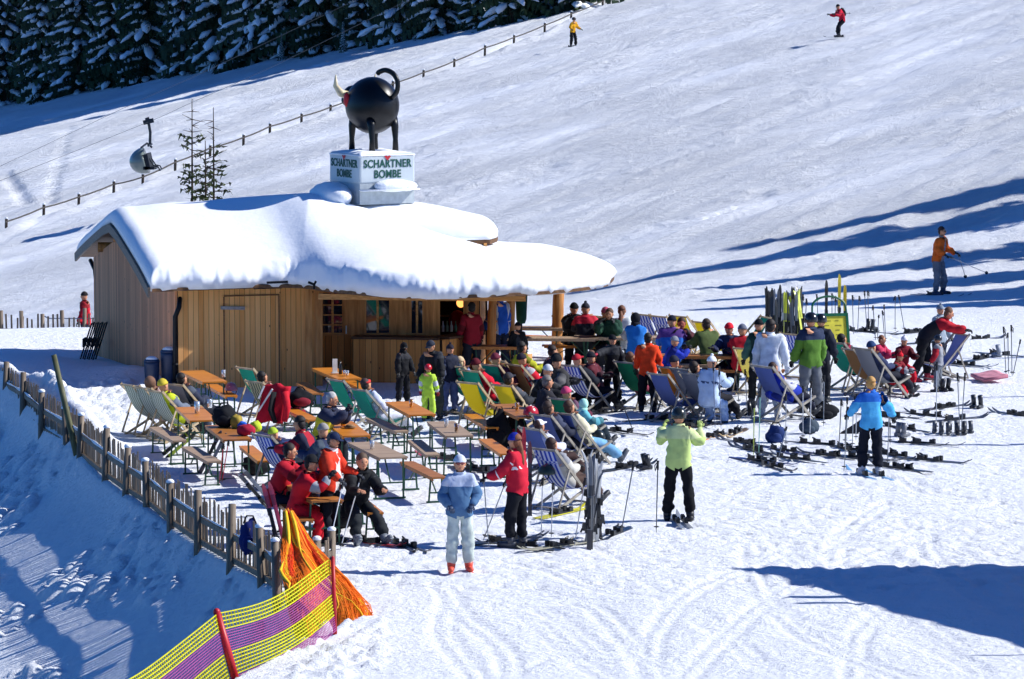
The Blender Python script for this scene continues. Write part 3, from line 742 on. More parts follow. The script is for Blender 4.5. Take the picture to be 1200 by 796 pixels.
# rope fence along the piste edge
rfn = thing('rope_fence', 'low rope fence on short posts crossing the slope above the hut', 'fence', LINE[0])
for p in LINE:
    mb = MB(); q = p - LINE[0]; q.z = ground(p.x, p.y) - LINE[0].z; mb.tube([q + Vector((0, 0, -.3)), q + Vector((.03, 0, .66))], .075, 8); po = mb.obj('post', mat('#3a3028', .8), rfn)
    s = MB(); s.ell(q + Vector((.03, 0, .68)), (.09, .09, .06), 8, 4); s.obj('snow_cap', SNOW_L, po, True)
mb = MB(); LP = [Vector((p.x - LINE[0].x, p.y - LINE[0].y, ground(p.x, p.y) - LINE[0].z)) for p in LINE]
for i in range(len(LP) - 1):
    for k in range(3):
        a, b = LP[i].lerp(LP[i + 1], k / 3), LP[i].lerp(LP[i + 1], (k + 1) / 3)
        sag = lambda t: -.04 * math.sin(math.pi * t)
        mb.bar(a + Vector((0, -.2, .5 + sag(k / 3))), b + Vector((0, -.2, .5 + sag((k + 1) / 3))), .035, .075)
mb.obj('rope', mat('#4b4742', .9), rfn)
# yellow and pink safety net in the left foreground
def foot(px, py): 
    d = ray(px, py); t = 45.0
    while t < 70 and CAM_H + d.z * t > ground(d.x * t, d.y * t): t += .05
    return Vector((d.x * t, d.y * t, ground(d.x * t, d.y * t)))
n2 = foot(393, 742); n1 = Vector((*[c for c in atY(281, 815, 50.2)][:2], 0)); n1.z = atY(281, 815, 50.2).z
n1t = atY(254.5, 719, 50.15); n2t = atY(390, 656, n2.y + .05); n0t = atY(140, 800, 47.6); n0 = atY(190, 872, 47.8)
net = thing('safety_net', 'yellow and pink banded safety net stretched between two red stakes in the foreground', 'net', n2)
RED = mat('#b01822', .45, 0, .1, 6)
for a, b, r_ in ((n1, n1t, .055), (n2 + Vector((0, 0, -.2)), n2t, .03)):
    mb = MB(); mb.tube([a - n2, (a + b) / 2 - n2, b - n2 + (b - a) * .02], [r_, r_, r_ * .9], 12); mb.ell(b - n2 + (b - a) * .02, r_ * .9, 10, 6); mb.obj('stake', RED, net, True)
def netpt(u, v):   # u 0..1 from n0 to n2 via n1; v 0 bottom 1 top
    if u < .5: k = u / .5; b = n0.lerp(n1, k); t = n0t.lerp(n1t, k); sg = .10
    else: k = (u - .5) / .5; b = n1.lerp(n2, k); t = n1t.lerp(n2t, k); sg = .12
    p = b.lerp(t, v * .98 + .02); p.z -= sg * math.sin(math.pi * k) * (.35 + .65 * v); p.x += .05 * math.sin(9 * u + 2 * v); p.y += .06 * math.sin(7 * u) * math.sin(math.pi * k); return p - n2
YEL, PNK = mat('#d9d21c', .6), mat('#c0589a', .6); ORG = mat('#f0780c', .6); PNK2 = mat('#c43a63', .6)
for v0, v1, m, nv, nu, th in ((.80, 1.0, YEL, 4, 84, .0125), (.50, .80, PNK, 9, 130, .0068), (.22, .50, YEL, 6, 84, .0125), (0.0, .22, PNK, 7, 130, .0068)):
    mb = MB()
    for j in range(nv + 1):
        v = v0 + (v1 - v0) * j / nv; pts = [netpt(i / 60, v) for i in range(61)]
        for i in range(60): mb.bar(pts[i], pts[i + 1], th, th)
    for i in range(nu + 1):
        u = i / nu
        for j in range(2):
            a, b = netpt(u, v0 + (v1 - v0) * j / 2), netpt(u, v0 + (v1 - v0) * (j + 1) / 2); mb.bar(a, b, th * (1.25 if m == YEL else 1), th, (0, 1, 0))
    mb.obj('net_band', m, net)
# orange net gathered over the fence end
def onet_mat():
    m, nt, b = newmat('orange and yellow net'); tc = N(nt, 'ShaderNodeTexCoord'); wv = N(nt, 'ShaderNodeTexNoise'); wv.inputs['Scale'].default_value = 2.6; wv.inputs['Detail'].default_value = 5
    mp = N(nt, 'ShaderNodeMapping'); mp.inputs['Rotation'].default_value = (0, R(25), 0); mp.inputs['Scale'].default_value = (3.2, 2, .6); nt.links.new(tc.outputs['Object'], mp.inputs[0]); nt.links.new(mp.outputs[0], wv.inputs['Vector'])
    r = ramp(nt, wv.outputs['Fac'], [(.32, '#d8330a'), (.47, '#f0690c'), (.55, '#f2a60c'), (.66, '#e8c81a')]); nt.links.new(r.outputs['Color'], b.inputs['Base Color']); b.inputs['Roughness'].default_value = .6
    return m
ONET = onet_mat()
on_b = foot(400, 742); on = thing('orange_net', 'bundled orange and yellow plastic net draped from the fence end to the snow', 'net', on_b)
top_p = atY(338, 602, 57.0) - on_b
ctr = [top_p, atY(350, 640, 56.4) - on_b, atY(367, 676, 55.4) - on_b, atY(384, 708, 54.6) - on_b, atY(397, 746, 53.9) - on_b]
wid = [(.07, .06), (.24, .16), (.42, .24), (.54, .30), (.56, .32)]
def bundle_pt(t, a, k=1.0):
    c = lerp_poly(ctr, t); wx = np.interp(t, [0, .25, .5, .75, 1], [w_[0] for w_ in wid]); wy = np.interp(t, [0, .25, .5, .75, 1], [w_[1] for w_ in wid])
    n = .92 + .8 * float(fbm(np.array([math.cos(a) * 1.4 + 5]), np.array([t * 1.8 + math.sin(a) * 1.4]), 3, 8)[0]) + .07 * math.sin(a * 9 + 3 * math.sin(t * 4))
    return c + Vector((math.cos(a) * wx * n * k, math.sin(a) * wy * n * k, .04 * math.sin(a * 5 + t * 8)))
for m, k0, ph, na in ((ORG, 1.0, 0, 190), (mat('#f2b81a', .6), .88, .4, 110), (mat('#dd420c', .6), .74, .9, 130)):
    mb = MB(); nt_ = 105
    for i in range(na):      # lengthwise cords
        a = ph + 2 * math.pi * i / na
        pts = [bundle_pt(k / 20, a + .5 * math.sin(3 * k / 20 + ph), k0 + .05 * math.sin(i * 1.3 + k)) for k in range(21)]
        for k in range(20): mb.bar(pts[k], pts[k + 1], .008, .008)
    for k in range(nt_):     # cross cords
        t = (k + .5) / nt_; pts = [bundle_pt(t + .02 * math.sin(3 * q / 36 * 6.28 + k), ph + 2 * math.pi * q / 36, k0 + .05 * math.sin(q + k)) for q in range(37)]
        for q in range(36): mb.bar(pts[q], pts[q + 1], .008, .008)
    mb.obj('net_layer', m, on)
for sd, a0 in ((1, 3.6), (2, 4.3), (3, 5.2), (4, 5.8), (5, 4.8)):
    mb = MB(); mb.tube([bundle_pt(k / 14 * .95, a0 + .5 * math.sin(k * .35 + sd), 1.08) for k in range(15)], [.02 + .012 * math.sin(k) for k in range(15)], 6); mb.obj('gathered_fold', mat('#f2c21a', .6) if sd % 2 else ORG, on, True)

# ================================================================ forest
NEEDLE = mat('#3d5038', .85, 0, .45, 1.1, 0, .2); NEEDLE2 = mat('#46553f', .85, 0, .45, 1.1, 0, .2); BARK = mat('#3a2c22', .9, 0, .3, 5)
def spruce_meshes(seed, H, snowy=1.0):
    rr = random.Random(seed); cr, sn, tr = MB(), MB(), MB()
    tr.tube([(0, 0, -1), (0, 0, H * .5), (0, 0, H)], [.24, .14, .02], 8)
    z = .5; prof = rr.uniform(.155, .19)
    while z < H - .3:
        f = 1 - z / H; Lm = H * prof * (f ** .8) * (1.0 if z > 1.4 else .8) + .15; nb = rr.randint(6, 9); a0 = rr.uniform(0, 6.28)
        for k in range(nb):
            a = a0 + k * 6.283 / nb + rr.uniform(-.25, .25); L = Lm * rr.uniform(.6, 1.12); dz = rr.uniform(-.2, .2); droop = rr.uniform(.35, .75)
            dx, dy = math.cos(a), math.sin(a); px_, py_ = -dy, dx; ns = max(3, int(L / .42)); prev = None
            for s in range(1, ns + 1):
                t = s / ns; r_ = L * t; zz = z + dz + .12 * L * t - droop * L * t * t * .8
                c = Vector((dx * r_, dy * r_, zz)); wd = (.14 + .34 * L * .33 * (1 - abs(t - .55) * 1.2)) * rr.uniform(.7, 1.2)
                for sd in (-1, 1):
                    tip = c + Vector((dx * .35 + px_ * sd * wd * 1.3, dy * .35 + py_ * sd * wd * 1.3, -.12 - .25 * rr.random()))
                    i0 = cr.add([c + Vector((-dx * .32, -dy * .32, .03)), c + Vector((dx * .2, dy * .2, -.02)), tip]); cr.face((i0, i0 + 1, i0 + 2))
                    h1 = c + Vector((px_ * sd * wd * .55, py_ * sd * wd * .55, -.35 - .45 * rr.random() * L * .3)); i0 = cr.add([c + Vector((-dx * .25, -dy * .25, 0)), c + Vector((dx * .25, dy * .25, 0)), h1 + Vector((dx * .1, dy * .1, 0)), h1 - Vector((dx * .12, dy * .12, .1))]); cr.face((i0, i0 + 1, i0 + 2, i0 + 3))
            if rr.random() < .97 * snowy and ns > 2:
                pts, rad = [], []; t0, t1 = rr.uniform(.1, .35), rr.uniform(.75, 1.02); m_ = max(3, int(L * (t1 - t0) / .32))
                for s in range(m_ + 1):
                    t = t0 + (t1 - t0) * s / m_; r_ = L * t
                    pts.append(Vector((dx * r_ + px_ * rr.uniform(-.08, .08), dy * r_ + py_ * rr.uniform(-.08, .08), z + dz + .12 * L * t - droop * L * t * t * .8 + .08)))
                    rad.append((.05 if s in (0, m_) else rr.uniform(.14, .4)) * (.7 + .2 * min(L, 2.5)))
                sn.tube(pts, rad, 6, True, .55)
        z += .42 + .6 * f * rr.uniform(.6, 1.1)
    return tr, cr, sn
VAR = []
for k in range(5):
    tr, cr, sn = spruce_meshes(100 + k, 17 + k * 1.3, (1.0, .8, 1.15, .65, .95)[k])
    VAR.append((tr.mesh('trunk', BARK), cr.mesh('crown', NEEDLE if k % 2 else NEEDLE2), sn.mesh('snow_load', SNOW_L, True)))
def spruce(p, v, s, rz, label, group, cat='tree'):
    t = thing('spruce_tree', label, cat, p, rz, group); t.scale = (s, s, s)
    for nm, me_ in zip(('trunk', 'crown', 'snow_load'), VAR[v]): link(nm, me_, t)
    return t
def edge_Y(px): return float(np.interp(px, [-60, 0, 150, 300, 480, 660, 760], [338, 331, 318, 306, 291, 281, 276]))
ORD = ['leftmost', 'second from the left', 'third from the left', 'fourth from the left', 'fifth from the left', 'sixth from the left', 'seventh from the left', 'eighth from the left', 'ninth from the left', 'tenth from the left', 'eleventh from the left', 'twelfth from the left', 'thirteenth from the left', 'rightmost', '', '']
k = 0
for i, px in enumerate((4, 50, 92, 133, 172, 215, 258, 300, 338, 385, 425, 470, 515, 600)):
    Y = edge_Y(px) + random.uniform(-1, 2.5); x = atY(px, 50, Y).x
    spruce((x, Y, Tz(x, Y) - .2), (i * 2) % 5, random.uniform(.85, 1.15), random.uniform(0, 6.28), 'snow-laden dark spruce, %s in the front row of the forest edge' % ORD[i], 'spruces in the front row of the forest')
for row, off in ((1, 4.5), (2, 9), (3, 14)):
    for px in range(-30 + 17 * row, 720, 46):
        p_ = px + random.uniform(-10, 10); Y = edge_Y(p_) + off + random.uniform(-1.5, 1.5); x = atY(p_, 50, Y).x
        spruce((x, Y, Tz(x, Y) - .3), random.randint(0, 4), random.uniform(.9, 1.25), random.uniform(0, 6.28), 'dark snowy spruce crowded behind the front row of the forest', 'spruces crowded behind the front row')
for px, dy, s in ((402, -4, .12), (330, -3, .1), (560, 0, .5), (640, 2, .45)):
    Y = edge_Y(px) + dy; x = atY(px, 50, Y).x
    spruce((x, Y, Tz(x, Y)), 2, s, 1.0 + px, {402: 'tiny white snow-covered spruce right behind the bull statue', 330: 'tiny snow-covered spruce seedling left of the bull statue at the forest edge', 560: 'half-grown snowy spruce in front of the dark gap in the forest', 640: 'half-grown snowy spruce at the right end of the forest'}[px], 'young spruces at the forest edge')
# trees outside the right edge of the view whose shadows stripe the slope
for x, y, s in ((21, 104.5, .5), (24, 107, .66), (27, 111, .8), (31, 116, .95), (33, 123, .95), (40, 128, 1.15)):
    spruce((x, y, Tz(x, y) - .2), int(x) % 5, s, x, 'spruce standing right of the view that throws striped shadows on the slope', 'spruces right of the view')
# thin half-bare spruces behind the roof
def thin_tree(px, ytop, Y, label, seed, tilt=0, dens=1.0):
    rr = random.Random(seed); x = atY(px, 220, Y).x; g = ground(x, Y); H = atY(px, ytop, Y).z - g
    t = thing('thin_spruce', label, 'tree', (x, Y, g), 0, 'thin spruces behind the hut roof')
    mb = MB(); mb.tube([(0, 0, -.3), (tilt * .5, 0, H * .5), (tilt, 0, H)], [.06, .045, .012], 7); mb.obj('trunk', BARK, t)
    lf, br = MB(), MB(); z = .5
    while z < H - .3:
        f = z / H
        for k in range(rr.randint(2, 4)):
            a = rr.uniform(0, 6.28); L = (.75 * (1 - f) + .28) * rr.uniform(.6, 1.3); b = Vector((tilt * f, 0, z)); e = b + Vector((math.cos(a) * L, math.sin(a) * L, rr.uniform(-.15, .25) * L * (1 if f < .6 else 2)))
            br.tube([b, e], [.014, .006], 4, False)
            if f < .86:
                for s in range(int(13 * dens * (1.25 - f))):
                    c = b.lerp(e, rr.uniform(.1, 1)); d = Vector((rr.uniform(-1, 1), rr.uniform(-1, 1), rr.uniform(-1, .6))).normalized() * rr.uniform(.09, .22); u = d.cross(Vector((rr.random(), rr.random(), 1))).normalized() * .05
                    i0 = lf.add([c - d * .3 + u, c + d, c - d * .3 - u]); lf.face((i0, i0 + 1, i0 + 2))
        z += rr.uniform(.14, .26)
    for k in range(int(70 * dens)):
        zz = rr.uniform(.3, H * .62); c = Vector((tilt * zz / H, 0, zz)); d = Vector((rr.uniform(-1, 1), rr.uniform(-1, 1), rr.uniform(-1, .6))).normalized() * rr.uniform(.12, .28); u = d.cross(Vector((0, .3, 1))).normalized() * .05
        i0 = lf.add([c + u, c + d, c - u]); lf.face((i0, i0 + 1, i0 + 2))
    br.obj('branches', BARK, t); lf.obj('needles', mat('#3e4a22', .85, 0, .3), t)
thin_tree(224, 116, 120, 'tall thin half-bare spruce left of its neighbour behind the hut roof', 3, .05, 1.0)
thin_tree(250, 126, 121, 'tall thin half-bare spruce closer to the roof shadow behind the hut', 4, .02, .8)
thin_tree(241, 165, 119, 'short bushy young spruce beside the two thin trees behind the roof', 5, .0, 1.2)

# ================================================================ chairlift
STEEL = mat('#2c3138', .4, .5); cbl = [atY(-60, 236, 160), atY(0, 212, 168), atY(174, 143, 190), atY(222, 121.5, 200), atY(330, 73, 225), atY(500, -10, 262), atY(640, -75, 300)]
mb = MB(); mb.tube(smooth_poly(cbl, 6), .011, 6); tag(mb.obj('lift_cable', STEEL), 'lower dark chairlift cable that carries the bubble chair', 'cable')
cb2 = [atY(-60, 221, 172), atY(0, 195, 180), atY(166, 117, 204), atY(240, 84, 216), atY(400, 8, 250), atY(560, -70, 300)]
mb = MB(); mb.tube(smooth_poly(cb2, 6), .010, 6); tag(mb.obj('lift_cable', STEEL), 'upper dark chairlift cable with no chair in view', 'cable')
gp = atY(174, 143, 190); s_ = scl(190)
lc = thing('lift_chair', 'bubble chairlift chair hanging from the lower cable with its hood open', 'chairlift chair', gp)
q = lambda x, y, dy=0.0: Vector(((x - 174) / s_, dy, -(y - 143) / s_))
mb = MB(); mb.bar(q(168, 144), q(180, 141), .18, .22); mb.bar(q(172, 138), q(175, 145), .1, .2); mb.obj('grip', STEEL, lc)
mb = MB(); mb.tube([q(174, 143), q(176, 155), q(175.5, 170)], .07, 8); mb.tube([q(175.5, 170, -.9), q(175.5, 170, .9)], .05, 8); mb.tube([q(167, 172, -.8), q(172, 168), q(178, 173)], .05, 8); mb.obj('hanger', STEEL, lc)
mb = MB(); mb.box(q(173, 189), (.28, 2.0, .75), Matrix.Rotation(R(-12), 3, 'Y')); mb.box(q(176, 196), (.55, 2.0, .14)); mb.obj('seat', mat('#1a1e26', .7), lc)
hood = MB(); c = q(166, 188); hood.ell(q(170, 188), (.66, 1.1, .8), 20, 14, Matrix.Rotation(R(-105), 3, 'Y'), -.05, 1); HD = newmat('tinted hood')[0]; b_ = HD.node_tree.nodes['Principled BSDF']; b_.inputs['Base Color'].default_value = (.16, .19, .17, 1); b_.inputs['Roughness'].default_value = .15; hood.obj('hood', HD, lc, True)
mb = MB(); mb.tube([q(172, 180, -.5), q(181, 194, -.5), q(186, 195, -.5), q(188, 199, -.5)], .035, 6); mb.tube([q(172, 180, .5), q(181, 194, .5), q(186, 195, .5), q(188, 199, .5)], .035, 6); mb.bar(q(188, 199, -.6), q(188, 199, .6), .06, .06); mb.bar(q(183, 197, -.6), q(183, 197, .6), .05, .05); mb.obj('foot_bar', STEEL, lc)

# ================================================================ off-view building and poles that throw the foreground shadow
tp = at_h(928, 664); hgt = 7.0; off = hgt / math.tan(SUN_EL)
gx0, gy0 = tp.x + off * math.cos(SUN_AZ), tp.y + off * math.sin(SUN_AZ)
ch_ = thing('off_view_building', 'unseen building right of the view, shaped to throw the foreground shadow', 'house', (gx0, gy0, 0))  # unseen building, outline sized and placed for its shadow
mb = MB(); Yl = -7.5; zl = 7.0 - 2.75
pr = [(0.0, -.3), (0.0, 6.98), (Yl, zl - .02), (Yl, -.3)]
i0 = mb.add([(0, y, z) for y, z in pr]); i1 = mb.add([(6, y, z) for y, z in pr])
mb.face((i0, i0 + 1, i0 + 2, i0 + 3), pr); mb.face((i1 + 3, i1 + 2, i1 + 1, i1), pr[::-1])
for i in range(4):
    j = (i + 1) % 4; mb.face((i0 + i, i1 + i, i1 + j, i0 + j), [(0, 0), (6, 0), (6, 3), (0, 3)])
mb.obj('wall', PINE, ch_)
mb = MB(); P = [[(-.4 + 6.8 * j / 20, .15 - 8.5 * i / 30, 7.02 - 3.1 * i / 30 + .28 * float(fbm(np.array([i / 2.2]), np.array([j / 4.]), 3, 4)[0])) for j in range(21)] for i in range(31)]
mb.slab(P, (0, 0, .3)); mb.obj('roof', SNOW_R, ch_, True)
mb = MB(); mb.tube([(0, .1, 6.9), (0, .1, 7.45)], .05, 6); mb.bar((-.1, 0.05, 7.15), (-.6, .02, 7.25), .06, .06); mb.obj('ridge_pole', BARK, ch_)
mb = MB(); mb.bar((-.3, -3.5, 5.6), (-.7, -3.5, 6.6), .14, .14); mb.bar((-.3, -3.0, 5.6), (-.6, -2.9, 6.75), .2, .1); mb.bar((-.3, -7.9, 4.0), (-.3, -7.9, 5.3), .07, .07); mb.obj('shadow_posts', BARK, ch_)  # small posts added for the thin spikes in the shadow
for px, py, h, lb in ((1052, 521, 4.6, 'slim timber pole right of the view shading the snow below the boots row'), (1135, 466, 4.2, 'slim timber pole right of the view near the pink mat'), (1112, 420, 4.0, 'slim timber pole right of the view behind the pole pair')):
    p = at_h(px, py); o_ = h / math.tan(SUN_EL); b = (p.x + o_ * math.cos(SUN_AZ), p.y + o_ * math.sin(SUN_AZ))
    mb = MB(); mb.tube([(b[0], b[1], -.3), (b[0], b[1], h * .6), (b[0], b[1], h)], [.1, .09, .03], 10); mb.ell((b[0], b[1], h * .7), (.1, .1, .25), 8, 6)
    tag(mb.obj('timber_pole', BARK, None, True), lb, 'pole', 'timber poles right of the view')
# ================================================================ people
SKIN = mat('#c98f6c', .6, 0, .08, 8, 0, .4); EYE = mat('#1b1614', .4); LIP = mat('#9a4a40', .6)
def two_tone(c1, c2):
    k = ('two', c1, c2)
    if k in MATS: return MATS[k]
    m, nt, b = newmat('two-colour fabric'); at = N(nt, 'ShaderNodeAttribute', attribute_name='mask'); gt = N(nt, 'ShaderNodeMath', operation='GREATER_THAN'); gt.inputs[1].default_value = 0
    nt.links.new(at.outputs['Fac'], gt.inputs[0]); mx = N(nt, 'ShaderNodeMixRGB'); mx.inputs[1].default_value = (*lin(c1), 1); mx.inputs[2].default_value = (*lin(c2), 1); nt.links.new(gt.outputs[0], mx.inputs[0])
    tc = N(nt, 'ShaderNodeTexCoord'); no = N(nt, 'ShaderNodeTexNoise'); no.inputs['Scale'].default_value = 9; nt.links.new(tc.outputs['Object'], no.inputs['Vector'])
    hs = N(nt, 'ShaderNodeHueSaturation'); mr = N(nt, 'ShaderNodeMapRange'); mr.inputs['To Min'].default_value = .75; mr.inputs['To Max'].default_value = 1.2; nt.links.new(no.outputs['Fac'], mr.inputs[0]); nt.links.new(mr.outputs[0], hs.inputs['Value']); nt.links.new(mx.outputs[0], hs.inputs['Color'])
    nt.links.new(hs.outputs[0], b.inputs['Base Color']); b.inputs['Roughness'].default_value = .8; b.inputs['Specular IOR Level'].default_value = .25
    bu = N(nt, 'ShaderNodeBump'); bu.inputs['Strength'].default_value = .5; bu.inputs['Distance'].default_value = .02; nt.links.new(no.outputs['Fac'], bu.inputs['Height']); nt.links.new(bu.outputs['Normal'], b.inputs['Normal'])
    MATS[k] = m; return m
def skinned(verts, edges, rad, root, lvl=2):
    me = bpy.data.meshes.new('skeleton'); me.from_pydata(verts, edges, []); me.update()
    ob = bpy.data.objects.new('skeleton', me); COL.objects.link(ob)
    ob.modifiers.new('skin', 'SKIN').use_smooth_shade = True
    for i, r in enumerate(rad):
        d = me.skin_vertices[0].data[i]; d.radius = (r, r) if isinstance(r, (int, float)) else r; d.use_root = i == root
    ss = ob.modifiers.new('sub', 'SUBSURF'); ss.levels = lvl
    bpy.context.view_layer.update()
    out = bpy.data.meshes.new_from_object(ob.evaluated_get(bpy.context.evaluated_depsgraph_get()))
    bpy.data.objects.remove(ob); bpy.data.meshes.remove(me); return out
def D3(v): return Vector(v)
def limb_dir(f, a, s):
    """direction of a hanging limb: f = forward swing, a = sideways; forward is -Y"""
    f, a = R(f), R(a); return Vector((s * math.sin(a), -math.sin(f) * math.cos(a), -math.cos(f) * math.cos(a)))
POSES = dict(
    stand=dict(lean=3, hip=(3, 0), knee=(4, 3), leg=(5, 5), sh=(8, 4), ab=(14, 14), el=(22, 18)),
    pockets=dict(lean=0, hip=(2, 2), knee=(2, 2), leg=(4, 4), sh=(-12, -12), ab=(24, 24), el=(62, 62), elin=(38, 38)),
    poles=dict(lean=6, hip=(12, 2), knee=(16, 6), leg=(5, 5), sh=(22, 28), ab=(14, 16), el=(45, 40)),
    photo=dict(lean=0, hip=(2, 0), knee=(0, 4), leg=(8, 9), sh=(36, 30), ab=(38, 42), el=(128, 122), elin=(40, 26)),
    reach=dict(lean=4, hip=(3, 0), knee=(4, 3), leg=(7, 7), sh=(10, 60), ab=(15, 60), el=(20, 35)),
    sit=dict(lean=14, hip=(84, 80), knee=(86, 82), leg=(8, 8), sh=(40, 45), ab=(14, 14), el=(62, 58), elin=(15, 15)),
    eat=dict(lean=24, hip=(84, 80), knee=(90, 86), leg=(8, 8), sh=(52, 60), ab=(14, 14), el=(105, 85), elin=(28, 24)),
    sitfwd=dict(lean=26, hip=(74, 80), knee=(40, 50), leg=(12, 12), sh=(40, 46), ab=(16, 16), el=(58, 50), elin=(20, 20)),
    recline=dict(lean=-36, hip=(98, 94), knee=(54, 58), leg=(7, 7), sh=(26, 34), ab=(16, 16), el=(58, 66), elin=(24, 24)),
    ski=dict(lean=28, hip=(48, 40), knee=(52, 48), leg=(7, 7), sh=(34, 30), ab=(28, 28), el=(70, 70)),
    glide=dict(lean=12, hip=(20, 8), knee=(24, 14), leg=(5, 5), sh=(10, 6), ab=(26, 26), el=(58, 62)),
    bend=dict(lean=56, hip=(8, -8), knee=(6, 10), leg=(6, 6), sh=(58, 66), ab=(12, 14), el=(24, 24)),
    crouch=dict(lean=30, hip=(98, 94), knee=(118, 114), leg=(14, 14), sh=(50, 55), ab=(12, 12), el=(40, 50)),
)
def seg_d(P, a, b):
    ab = b - a; t = np.clip(((P - a) @ ab) / max(ab @ ab, 1e-9), 0, 1); return np.linalg.norm(P - a - t[:, None] * ab, axis=1), t
NPERS = 0
def person(label, loc, H, heading, pose, jacket='#202228', trousers='#16181d', boots='#22252b', skin=None, head=('beanie', '#222'), accent=None, glove='#17181b',
           eyes=None, hair=None, pack=None, seat=None, over={}, female=False, group='people at the ski hut', barehand=False, lvl=2, bulk=1.0, cat='person'):
    """pose is forward kinematics; heading 0 faces the camera, 90 faces right, 180 faces away"""
    global NPERS; NPERS += 1
    if accent is None:
        rr = random.Random(NPERS * 7); c = lin(jacket); g = rr.random()
        accent = (rr.choice(['yoke', 'sides', 'sleeves', 'stripe', 'panel', 'cuff']), tuple(q * .4 for q in c) if max(c) > .12 and g < .6 else ((.3, .31, .34) if g < .85 else (.5, .5, .52)))
        if max(c) < .12: accent = (accent[0], tuple(min(q * 2.4 + .012, .12) for q in c))
        if rr.random() < .2: accent = ('none', '#000')
    p = dict(elin=(0, 0), pitch=0, yaw=0); p.update(POSES[pose]); p.update(over)
    lean = R(p['lean']); up = Vector((0, -math.sin(lean), math.cos(lean)))
    pel = Vector((0, 0, 0)); spine = pel + up * .2; chest = spine + up * .2; nb = chest + up * .15
    hl = lean * .35 + R(p['pitch']); hup = Vector((0, -math.sin(hl), math.cos(hl))); hf = Vector((0, -math.cos(hl), -math.sin(hl)))
    yw = Matrix.Rotation(R(p['yaw']), 3, hup); hf = yw @ hf
    nk = nb + up * .035 + hup * .02; jaw = nk + hup * .085; mid = jaw + hup * .075; crown = mid + hup * .08
    V = [pel, spine, chest, nb, nk, jaw, mid, crown]; E = [(0, 1), (1, 2), (2, 3), (3, 4), (4, 5), (5, 6), (6, 7)]
    B = bulk; rad = [.15 * B, .142 * B, (.168 * B if not female else .155 * B), .10, .058, .066, .09, .062]; reg = ['t', 't', 't', 'n', 'h', 'h', 'h']
    joints = {}
    for k, s in ((0, 1), (1, -1)):       # 0 = the person's left (+X when facing the camera)
        shd = chest + up * .1 + Vector((s * .175 * (.93 if female else 1), 0, 0)) * B
        ud = limb_dir(p['sh'][k] + math.degrees(lean) * .4 * 0, p['ab'][k], s); elb = shd + ud * .285
        fd = limb_dir(p['sh'][k] + p['el'][k], p['ab'][k] * .6 - p['elin'][k], s); wr = elb + fd * .25
        n = len(V); V += [shd, elb, wr]; E += [(2, n), (n, n + 1), (n + 1, n + 2)]; rad += [.096 * B, .072, .056]; reg += ['t', 'a', 'a']
        hip = pel + Vector((s * .098, 0, -.05)); td = limb_dir(p['hip'][k], p['leg'][k], s); kn = hip + td * .43
        sd = limb_dir(p['hip'][k] - p['knee'][k], p['leg'][k] * .5, s); an = kn + sd * .40
        n = len(V); V += [hip, kn, an]; E += [(0, n), (n, n + 1), (n + 1, n + 2)]; rad += [.122 * B, .094, .09]; reg += ['p', 'l', 'l']
        joints[k] = (shd, elb, wr, fd, hip, kn, an, sd)
    me = skinned([tuple(v) for v in V], E, rad, 0, lvl)
    P = np.empty(len(me.vertices) * 3); me.vertices.foreach_get('co', P); P = P.reshape(-1, 3)
    Nn = np.empty(len(me.vertices) * 3); me.vertices.foreach_get('normal', Nn); Nn = Nn.reshape(-1, 3)
    VA = [np.array(v) for v in V]; best = np.full(len(P), 1e9); who = np.zeros(len(P), int); tt = np.zeros(len(P))
    for i, (a, b) in enumerate(E):
        d, t = seg_d(P, VA[a], VA[b]); d = d / (rad[a] * (1 - t) + rad[b] * t); m_ = d < best; best[m_] = d[m_]; who[m_] = i; tt[m_] = t[m_]
    faces = [tuple(f.vertices) for f in me.polygons]; regs = np.array(reg)
    s_ = H / 1.74
    foot_low = min(min(j[6].z for j in joints.values()) - .115, 9)
    z0 = -foot_low if seat is None else (seat / s_ + .115)
    root = thing('person', label, cat, loc, R(heading), group); root.scale = (s_, s_, s_)
    off = Vector((0, 0, z0)); offn = np.array(off)
    sk = mat(skin, .6, 0, .08, 8, 0, .4) if skin else SKIN
    def sub(name, sel, push, mats, midx=None, parent=root):
        fs = [i for i in range(len(faces)) if sel(i)]
        if not fs: return
        used = sorted({v for i in fs for v in faces[i]}); mp = {v: k for k, v in enumerate(used)}
        m = bpy.data.meshes.new(name); m.from_pydata([tuple(P[v] + Nn[v] * push + offn) for v in used], [], [tuple(mp[v] for v in faces[i]) for i in fs]); m.update()
        for q in mats: m.materials.append(q)
        if midx: m.polygons.foreach_set('material_index', [midx(i) for i in fs])
        m.polygons.foreach_set('use_smooth', [True] * len(fs)); return link(name, m, parent)
    fc = [regs[who[f[0]]] if len({who[q] for q in f}) == 1 else regs[max(set(who[q] for q in f), key=[who[q] for q in f].count)] for f in faces]
    fe = [int(np.median([who[q] for q in f])) for f in faces]; ft = [float(np.mean([tt[q] for q in f])) for f in faces]
    fx = [float(np.mean([abs(P[q][0]) for q in f])) for f in faces]
    fP = [P[list(f)].mean(0) for f in faces]
    upn = np.array(up)
    fh = [float(q @ upn) for q in fP]
    P0_ = P; P = P - Nn * (np.array([0 if regs[q] in 'h' else .05 for q in who]) * 1.0)[:, None]
    body = sub('body', lambda i: True, -.012, [sk]); P = P0_
    # face details belong to the body surface
    mb = MB(); side = hf.cross(hup).normalized()
    HM = Matrix((side, -hf, hup)).transposed()
    hc = mid + off
    mb.ell(hc + hf * .092 - hup * .022, (.018, .026, .026), 8, 6, HM)
    for q in (1, -1): mb.ell(hc + side * (.086 * q) - hup * .012, (.016, .026, .036), 8, 6, HM)
